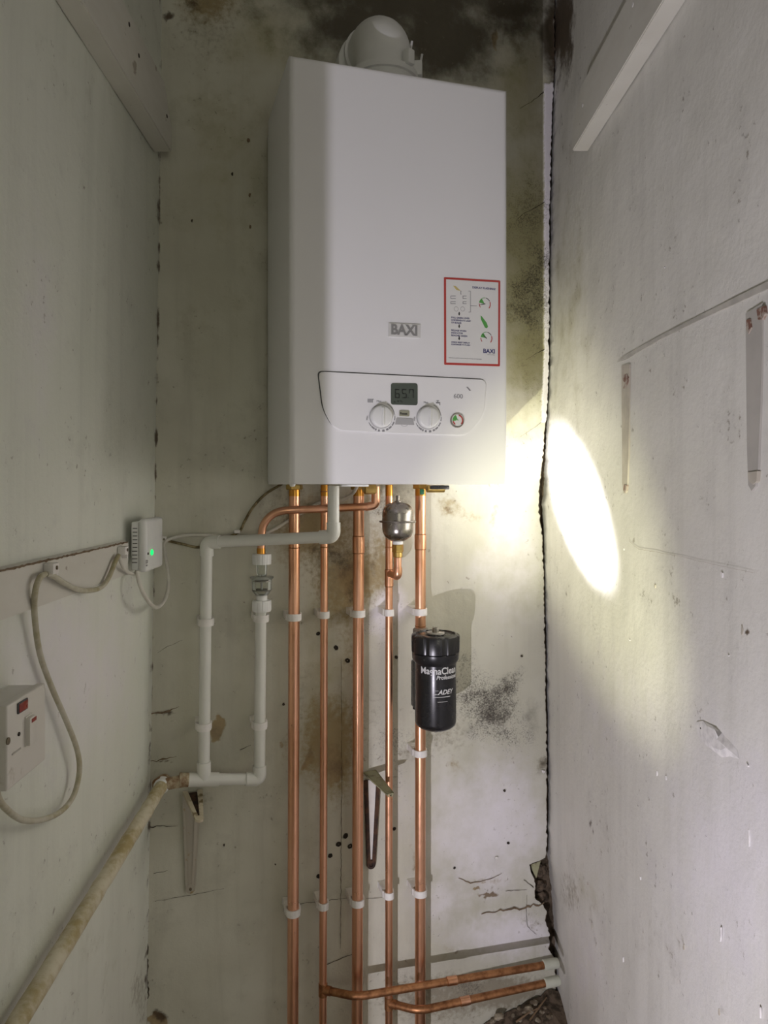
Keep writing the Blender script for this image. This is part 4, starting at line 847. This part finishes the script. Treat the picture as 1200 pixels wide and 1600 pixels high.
# ================================================================== PIPE CLIPS
def make_clip(name, r, near):
    """hinged plastic clip in local axes: pipe axis at the origin, wall towards +Y at distance near"""
    o = thing(name, 'x', 'pipe clip', (0, 0, 0)); h = .0068; ro = r + .0030; bm = B(); n = 14
    out = [(-ro, .004)] + [(-math.cos(PI * i / n) * ro, -math.sin(PI * i / n) * ro) for i in range(n + 1)] + [(ro, .004)]
    inn = [(x * (r + .0003) / ro, y * (r + .0003) / ro if y < 0 else y) for x, y in out]
    vs = []
    for z in (-h, h): vs.append([bm.verts.new((x, y, z)) for x, y in out] + [bm.verts.new((x, y, z)) for x, y in inn[::-1]])
    m = len(vs[0])
    for i in range(m): bm.faces.new((vs[0][i], vs[0][(i + 1) % m], vs[1][(i + 1) % m], vs[1][i]))
    k = len(out)
    for lay in vs:
        for i in range(k - 1): bm.faces.new((lay[i], lay[i + 1], lay[m - 2 - i], lay[m - 1 - i]))
    obj('strap', bm, M['clip_plastic'], o, 40)
    bm = B(); box(bm, (-ro, r + .0004, -h), (ro, near - .0032, h), .001); box(bm, (-ro - .0016, .0035, -h), (-r - .0004, r + .004, h), .0007); box(bm, (r + .0004, .0035, -h), (ro + .0016, r + .004, h), .0007); obj('clip_base', bm, M['clip_plastic'], o)
    bm = B(); box(bm, (-ro - .0005, near - .0036, -h), (ro + .0005, near + .0012, h), .001); obj('wall_plate', bm, M['clip_plastic'], o)
    return o
CLIPN = WY - NP
protos = {}
def clip(r, c, label, near, group='white pipe clips'):
    key = (r, near)
    if key not in protos: protos[key] = o = make_clip('pipe_clip', r, near)
    else:
        s_ = protos[key]; o = s_.copy(); COL.objects.link(o)
        for ch in [q for q in s_.children]:
            cc = ch.copy(); cc.parent = o; COL.objects.link(cc)
    o.location = c; o['label'] = label; o['group'] = group
pn = {1: 'leftmost copper pipe', 2: 'second copper pipe from the left', 3: 'middle copper pipe', 4: 'fourth copper pipe from the left', 5: 'rightmost vertical copper pipe'}
for row, ys in (('upper row', {1: 964, 2: 960.5, 3: 958.5, 4: 957, 5: 956}), ('lower row near picture bottom', {1: 1424, 2: 1414, 3: 1409, 4: 1398, 5: 1394}), ('just below the black filter', {5: 1176})):
    for k, y in ys.items():
        t, xa, r = pipes[k]; z = P(600, y, NP).z; z = zz(y, 460 + 49 * (k - 1)); clip(r, (xa(z), NP, z), 'white clip on the %s, %s' % (pn[k], row), CLIPN)
for px, py, lb in ((322, 972, 'white clip on the left white waste pipe, upper of its two'), (408.5, 966, 'white clip on the white waste pipe directly below the clear tundish'), (318.5, 1135, 'white clip on the left white waste pipe, just above its tee'), (406, 1133, 'white clip on the right white waste pipe, just above its bottom elbow')):
    q = P(px, py, CN); clip(WR_, q, lb, WY - CN, 'clips on the white waste pipe')

# ================================================================== GAS ALARM, FUSED SPUR, CABLES
ED = c2w(LC, 1, -H).normalized()          # along the left wall, away from the viewer
EO = Vector((ED.y, -ED.x, 0))             # out of the left wall
EZ = Vector((0, 0, 1))
def lf(bm, d, zr, off, lo, hi, bev=0.0, seg=2): return frame_box(bm, LW(d, zr, off), ED, EO, EZ, lo, hi, bev, seg)
AL = dict(d=1.297, z=-0.1435)
alarm = thing('gas_alarm', 'white gas alarm with side vent slots and lit green light on the left wall', 'alarm', LW(1.34, -.143, .015))
bm = B(); lf(bm, 1.297, -0.1440, 0.012, (0, 0, .002), (.098, .0125, .084), .003); obj('back_case', bm, M['white_plastic'], alarm)
bm = B(); lf(bm, 1.295, -0.1455, 0.0245, (0, 0, 0), (.103, .0145, .0905), .006, 4); obj('front_case', bm, M['white_plastic'], alarm)
bm = B(); lf(bm, 1.33, -0.1200, 0.001, (0, 0, 0), (.05, .0112, .05), .001); obj('mounting_plate', bm, M['white_plastic'], alarm)
for i in range(10):
    bm = B(); zq = .073 - .0064 * i; lf(bm, 1.297, -0.1440, 0.012, (-.0004, .0030 if i < 6 else .0018, zq - .0006), (.0005, .0105, zq + .0006)); obj('vent_slot', bm, M['dark_hole'], alarm)
fo = LW(1.295, -.1455, .0390)
def fpt(px, py): return PL(px, py, .0390)
q = fpt(237, 863); bm = B(); lathe(bm, [(.0050, 0), (.0050, .0010), (.0035, .0022), (0, .0026)], q, EO, 20); obj('indicator_light', bm, M['led'], alarm)
q = fpt(231.5, 865); bm = B(); frame_box(bm, q, ED, EO, EZ, (-.002, -.0005, -.002), (.002, .0006, .002)); obj('sensor_hole', bm, M['dark_hole'], alarm)
bm = text_bm('CO', .008, .0002, .0002); mt = Matrix((ED, EZ, EO)).transposed().to_4x4(); q = fpt(229, 878); mt.translation = q + EO * .0004; bm.transform(mt); obj('printed_text', bm, M['print_grey'], alarm)
q = fpt(229.5, 883.5); bm = B(); frame_box(bm, q, ED, EO, EZ, (-.003, -.0005, -.0012), (.003, .0005, .0012)); obj('test_button', bm, M['print_grey'], alarm)

SPD0, SPD1 = 0.790, 0.884
spur = thing('fused_spur', 'old white fused switch box with red neon on the left wall', 'switch', LW(.84, -.315, .02))
bm = B(); lf(bm, SPD0 + .001, -.3130, .0014, (0, 0, .001), (SPD1 - SPD0 - .002, .034, .085), .002); obj('back_box', bm, M['spur_plastic'], spur)
bm = B(); lf(bm, SPD0, -.3145, .0345, (0, 0, 0), (SPD1 - SPD0, .0105, .0885), .0022, 3); obj('face_plate', bm, M['spur_plastic'], spur)
def spt(px, py): return PL(px, py, .0450)
def sp(name, px, py, wd, hd, t0_, t1_, mat, bev=.0005, par=None): bm = B(); frame_box(bm, spt(px, py), ED, EO, EZ, (-wd, t0_, -hd), (wd, t1_, hd), bev); return obj(name, bm, M[mat], par or spur)
sp('neon_surround', 35.5, 1103, .0112, .0058, -.001, .0008, 'groove'); sp('neon_light', 35.5, 1103, .0100, .0046, -.001, .0016, 'red_plastic')
sp('switch_well', 45, 1140, .0085, .0165, -.001, .0006, 'spur_plastic')
rk = sp('rocker', 44.5, 1141, .0075, .0150, -.001, .0052, 'spur_plastic', .001)
for v in rk.data.vertices:
    pass
sp('rocker_mark', 46, 1124, .0060, .0022, .002, .0055, 'red_plastic')
for px, py in ((13, 1158), (53, 1131)):
    bm = B(); lathe(bm, [(.0038, -.0008), (.0038, .0005), (.0030, .0009), (0, .0009)], spt(px, py), EO, 16); obj('face_screw', bm, M['screw'], spur)
bm = B(); lathe(bm, [(.0022, -.0008), (.0022, .0004), (0, .0004)], spt(30, 1147), EO, 12); obj('fuse_hole', bm, M['dark_hole'], spur)
bm = B(); frame_box(bm, spt(26, 1174), ED, EO, EZ, (-.010, -.0005, -.0008), (.010, .0003, .0008)); obj('moulded_mark', bm, M['scar_grey'], spur)

def cable(name, pts, r, mat, label):
    pts = smooth(pts, 8); t = thing(name, label, 'cable', min(pts, key=lambda p: p.z)); bm = B(); tube(bm, pts, r, 14); obj('sheath', bm, M[mat], t); return t
rr = .0036
cable('old_cable', [PL(70, 897, .016), PL(62, 903, .020), PL(55, 925, .018), PL(54, 960, .012), PL(62, 1020, .010), PL(80, 1072, .010), PL(103, 1125, .012), PL(120, 1170, .014), PL(124, 1205, .014), PL(115, 1243, .014), (PL(95, 1268, .014)), PL(65, 1281, .014), PL(35, 1281, .016), PL(12, 1266, .020), PL(-2, 1248, .022), PL(-6, 1226, .022)], rr, 'old_cable', 'dirty cream cable looping down from the left cable clip to the switch box')
ca = cable('draped_cable', [PL(73, 897, .0165), PL(84, 900, .020), PL(100, 911, .018), PL(125, 922, .016), PL(150, 921, .016), PL(163, 913, .017), PL(172, 898, .018), PL(180, 878, .018), PL(185, 868, .0165)], rr, 'old_cable', 'short stained cable sagging between the two cable clips on the rail')
cable('alarm_feed_cable', [PL(186, 869, .0165), PL(189, 878, .020), PL(194, 888, .020), PL(202, 895, .018), PL(211, 896, .018), PL(214, 891, .018)], .0028, 'white_cable', 'short white cable from the right cable clip into the bottom of the gas alarm')
cable('white_cable', [PL(214, 893, .024), PL(217, 908, .028), PL(224, 927, .034), PL(236, 944, .036), PL(246, 949, .034), P(257, 938, 1.500), P(263, 918, 1.510), P(262, 890, 1.520), P(257, 862, 1.527), P(257, 848, 1.530), P(268, 841, 1.533), P(290, 836.5, 1.535), P(320, 836, 1.535), P(360, 839, 1.535), P(405, 836, 1.535), P(430, 826, 1.535), P(450, 814, 1.535), P(470, 802, 1.535), P(500, 785, 1.532), P(530, 782, 1.515), P(550, 772, 1.49), P(559, 758.5, 1.46)], .0034, 'white_cable', 'white cable looping from the gas alarm along the back wall up to the boiler')
cable('stained_cable', [P(249, 842, 1.5365), P(262, 845, 1.537), P(285, 850, 1.537), P(312, 855, 1.537), P(340, 845, 1.537), P(372, 832, 1.537), P(382, 815, 1.537), P(395, 793, 1.537), P(415, 772, 1.537), P(441, 756, 1.530)], .0026, 'dirty_cable', 'thin brown stained cable on the back wall rising to the boiler left of the pipes')
def cable_clip(px, py, label, off):
    t = thing('cable_clip', label, 'cable clip', PL(px, py, off), 'white cable clips on the left wall'); bm = B()
    frame_box(bm, PL(px, py, off), ED, EO, EZ, (-.009, 0, -.004), (.009, .013, .010), .0018); frame_box(bm, PL(px, py, off), ED, EO, EZ, (.003, 0, -.010), (.009, .012, .002), .0012); obj('saddle', bm, M['clip_plastic'], t)
    bm = B(); lathe(bm, [(.0026, 0), (.0026, .0012), (0, .0016)], PL(px, py, off) + EO * .013 + EZ * .004, EO, 12); obj('nail', bm, M['screw'], t)
cable_clip(72, 892, 'white square cable clip on the low rail, left of the two', .0112)
cable_clip(186, 863, 'white square cable clip on the low rail beside the gas alarm', .0112)
t = thing('cable_clip', 'white cable clip on the back wall in the corner just right of the gas alarm', 'cable clip', P(256, 843, WY), 'white cable clips in the corner'); q = P(256, 842, WY)
bm = B(); box(bm, (q.x - .006, q.y - .011, q.z - .006), (q.x + .005, q.y + .002, q.z + .006), .0015); obj('saddle', bm, M['clip_plastic'], t)
bm = B(); lathe(bm, [(.0022, 0), (.0022, .0014), (0, .0018)], (q.x, q.y - .011, q.z), (0, -1, 0), 12); obj('nail', bm, M['screw'], t)
q = P(370, 830, WY); t = thing('cable_clip', 'white cable clip above the white waste pipe near the tundish', 'cable clip', q, 'white cable clips in the corner'); bm = B(); box(bm, (q.x - .006, q.y - .008, q.z - .004), (q.x + .006, q.y + .002, q.z + .003), .0015); obj('saddle', bm, M['clip_plastic'], t)

# ================================================================== SHELF BRACKETS
def channel(bm, a, b, wa, wb, side, up, depth, th=.0022):
    """tapering pressed-steel leg from a to b: a web with two folded lips"""
    side = Vector(side).normalized(); up = Vector(up).normalized(); n = 6
    for i in range(n):
        s0_, s1_ = i / n, (i + 1) / n; p, q = a.lerp(b, s0_), a.lerp(b, s1_); w0, w1 = wa + (wb - wa) * s0_, wa + (wb - wa) * s1_
        d0_, d1_ = depth * (1 - .45 * s0_), depth * (1 - .45 * s1_)
        for sgn in (-1, 1):
            v = [p + side * w0 * sgn, q + side * w1 * sgn, q + side * w1 * sgn * .45 + up * d1_, p + side * w0 * sgn * .45 + up * d0_]
            prism(bm, v, -side * sgn * th)
    prism(bm, [a + side * wa, b + side * wb, b - side * wb, a - side * wa], up * th)
br1 = thing('shelf_bracket', 'cream painted steel shelf bracket under the white pipe tee, its leg down the wall', 'bracket', P(297, 1394, WY), 'steel shelf brackets on the back wall')
a = P(300, 1240, WY - .0045); b = P(297.5, 1388, WY - .0035); bm = B(); channel(bm, a, b, .0185, .0090, (1, 0, 0), (0, -1, 0), .0050); lathe(bm, [(.0095, -.002), (.0090, .0030), (0, .0034)], b, (0, -1, 0), 20); obj('wall_leg', bm, M['wall_bracket_paint'], br1)
bm = B(); lathe(bm, [(.0030, 0), (.0028, .0012), (0, .0014)], b + Vector((0, -.0034, 0)), (0, -1, 0), 12); obj('wall_screw', bm, M['screw'], br1)
a = P(301, 1239, WY - .004); b = P(311, 1284, 1.445); dd = (b - a).normalized(); sd = Vector((1, 0, 0)); un = sd.cross(dd).normalized(); un = un if un.y < 0 else -un; bm = B()
for w0, w1, t0_, t1_ in ((-.0190, -.0060, .0095, .0065), (.0085, .0015, .0105, .0065)):
    prism(bm, [a + sd * w0, b + sd * w1, b + sd * (w1 + t1_), a + sd * (w0 + t0_)], un * .006)
lathe(bm, [(.0075, 0), (.0075, .0055), (.003, .006)], b - dd * .004 + sd * .0012, un, 16)
obj('shelf_arm', bm, M['bracket_paint'], br1)
bm = B(); prism(bm, [a + sd * -.017, b + sd * -.005, b + sd * .006, a + sd * .017], un * .0012); obj('arm_web', bm, M['rust'], br1)
br2 = thing('shelf_bracket', 'olive shelf bracket between the copper pipes with a rusty leg down the wall', 'bracket', P(580, 1352, WY), 'steel shelf brackets on the back wall')
a = P(581, 1218, WY - .004); b = P(579.5, 1350, WY - .003); bm = B()
for sgn, w_ in ((-1, .0135), (1, .0135)):
    p0 = a + Vector((w_ * sgn, 0, 0)); p1 = b + Vector((.0055 * sgn, 0, 0)); prism(bm, [p0 + Vector((-.0042, 0, 0)), p1 + Vector((-.0036, 0, 0)), p1 + Vector((.0036, 0, 0)), p0 + Vector((.0042, 0, 0))], (0, -.0045, 0))
lathe(bm, [(.0095, 0), (.0090, .0045), (.004, .0048), (.0035, .002), (0, .002)], b, (0, -1, 0), 20); obj('wall_leg', bm, M['rust'], br2)
bm = B(); prism(bm, [a + Vector((-.009, 0, 0)), a + Vector((.009, 0, 0)), b + Vector((.0022, 0, .01)), b + Vector((-.0022, 0, .01))], (0, -.0015, 0)); obj('painted_web', bm, M['clip_plastic'], br2)
a = P(573, 1205, WY - .004); a2_ = Vector((a.x + .020, a.y - .075, a.z + .004)); bm = B(); channel(bm, a + Vector((.006, 0, 0)), P(610, 1240, 1.428), .0150, .0080, Vector((1, .2, 0)), (0, 0, -1), .0120); obj('shelf_arm', bm, M['olive_paint'], br2)

# ================================================================== RUBBLE
bm = B(); NX, NY = 40, 16
q0 = P(660, 1600, WY).x; q1 = P(872, 1600, WY).x + .03; g = []
for j in range(NY + 1):
    for i in range(NX + 1):
        x = q0 - .10 + (q1 - q0 + .09) * i / NX; y = WY - .004 - .42 * j / NY
        sx_ = max(0, min(1, (x - q0 + .08) / (q1 - q0))); hgt = (.034 + .086 * sx_ ** 1.3) * (1 - (j / NY) ** 1.6) * (0.15 + .85 * min(1, sx_ * 2.2))
        hgt += (.010 * mn.noise(Vector((x * 35, y * 35, 0))) + .008 * mn.noise(Vector((x * 90, y * 90, 4)))) * (1 if j < NY else 0)
        g.append(bm.verts.new((x, y, max(.001, hgt))))
for j in range(NY):
    for i in range(NX): a = j * (NX + 1) + i; bm.faces.new((g[a], g[a + 1], g[a + NX + 2], g[a + NX + 1]))
heap = obj('rubble_heap', bm, M['rubble'], None, 20); heap['kind'] = 'stuff'; tag(heap, 'heap of dark rubble and dirt in the bottom right corner below the pipes', 'rubble')
hv = [v.co.copy() for v in heap.data.vertices]
def heap_z(x, y): return min(hv, key=lambda c: (c.x - x) ** 2 + (c.y - y) ** 2).z
def on_heap(px, py):
    n_ = 1.20
    while n_ < 1.535:
        p = P(px, py, n_)
        if p.z <= heap_z(p.x, p.y): return p
        n_ += .004
    return P(px, py, 1.52)
bits = [(834, 1569, .0085, 'pale lump of plaster on top of the rubble heap, nearest the pipes'), (826, 1581, .011, 'flat olive stone in the middle of the rubble heap'), (779, 1590, .009, 'grey stone at the left end of the rubble heap'), (848, 1584, .006, 'small pale stone at the right of the rubble heap'),
    (802, 1588, .006, 'small crumb between the grey stone and the flat olive stone'), (812, 1578, .005, 'tiny crumb just left of the pale plaster lump'), (859, 1591, .007, 'brown crumb against the right wall at the heap edge'), (840, 1595, .006, 'crumb at the picture bottom below the flat olive stone'), (770, 1597, .007, 'leftmost crumb of the rubble heap at the picture bottom'), (852, 1575, .004, 'tiny crumb highest on the heap beside the right wall'), (814, 1597, .006, 'crumb at the picture bottom left of the flat olive stone')]
for px, py, r, lb in bits:
    p = on_heap(px, py); z = p.z; bm = B(); bmesh.ops.create_icosphere(bm, subdivisions=2, radius=r)
    for v in bm.verts: v.co = Vector((v.co.x * 1.25, v.co.y, v.co.z * .7)) * (1 + .75 * mn.noise(v.co * 110 + Vector((px, py, 0))))
    bm.transform(Matrix.Translation((p.x, p.y, z + r * .30)) @ Matrix.Rotation(px, 4, 'Z')); o = obj('stone', bm, M['stone'], None, 25)
    tag(o, lb, 'stone', 'stones on the rubble heap')
for (x0, y0, x1, y1), lb in (((828, 1597, 854, 1563), 'thin dry twig leaning on the rubble heap beside the right wall'), ((806, 1600, 840, 1580), 'short dry stick lying across the middle of the rubble heap')):
    a, b = on_heap(x0, y0) + Vector((0, 0, .004)), on_heap(x1, y1) + Vector((0, 0, .006)); m_ = a.lerp(b, .5) + Vector((.003, 0, .004)); bm = B(); tube(bm, [a, m_, b], [.0022, .0019, .0012], 8); tag(obj('twig', bm, M['twig']), lb, 'twig')
# mortar lumps in the hole
for i, (px, ya, yb, xa_) in enumerate(MORTAR):
    bm = B(); p, q = P(xa_ - 4, yb, WY + .012), P(px + 10, ya, WY + .012); bmesh.ops.create_icosphere(bm, subdivisions=3, radius=1)
    for v in bm.verts: v.co *= 1 + .3 * mn.noise(v.co * 2.2 + Vector((i * 5, 0, 0))) + .1 * mn.noise(v.co * 7)
    bm.transform(Matrix.Translation((p + q) / 2 + Vector((0, .012, 0))) @ Matrix.Diagonal(((q.x - p.x) / 2, .012, (q.z - p.z) / 2, 1))); obj('mortar_lump', bm, M['rubble'], bpy.data.objects['wall_back_core'], 25)
bm = B(); prism(bm, [P(829, 1345, WY + .003), P(845, 1345, WY + .003), P(838, 1372, WY + .003), P(832, 1360, WY + .003)], (0, .003, 0)); obj('plaster_layer', bm, M['olive_paint'], bpy.data.objects['wall_back_core'])
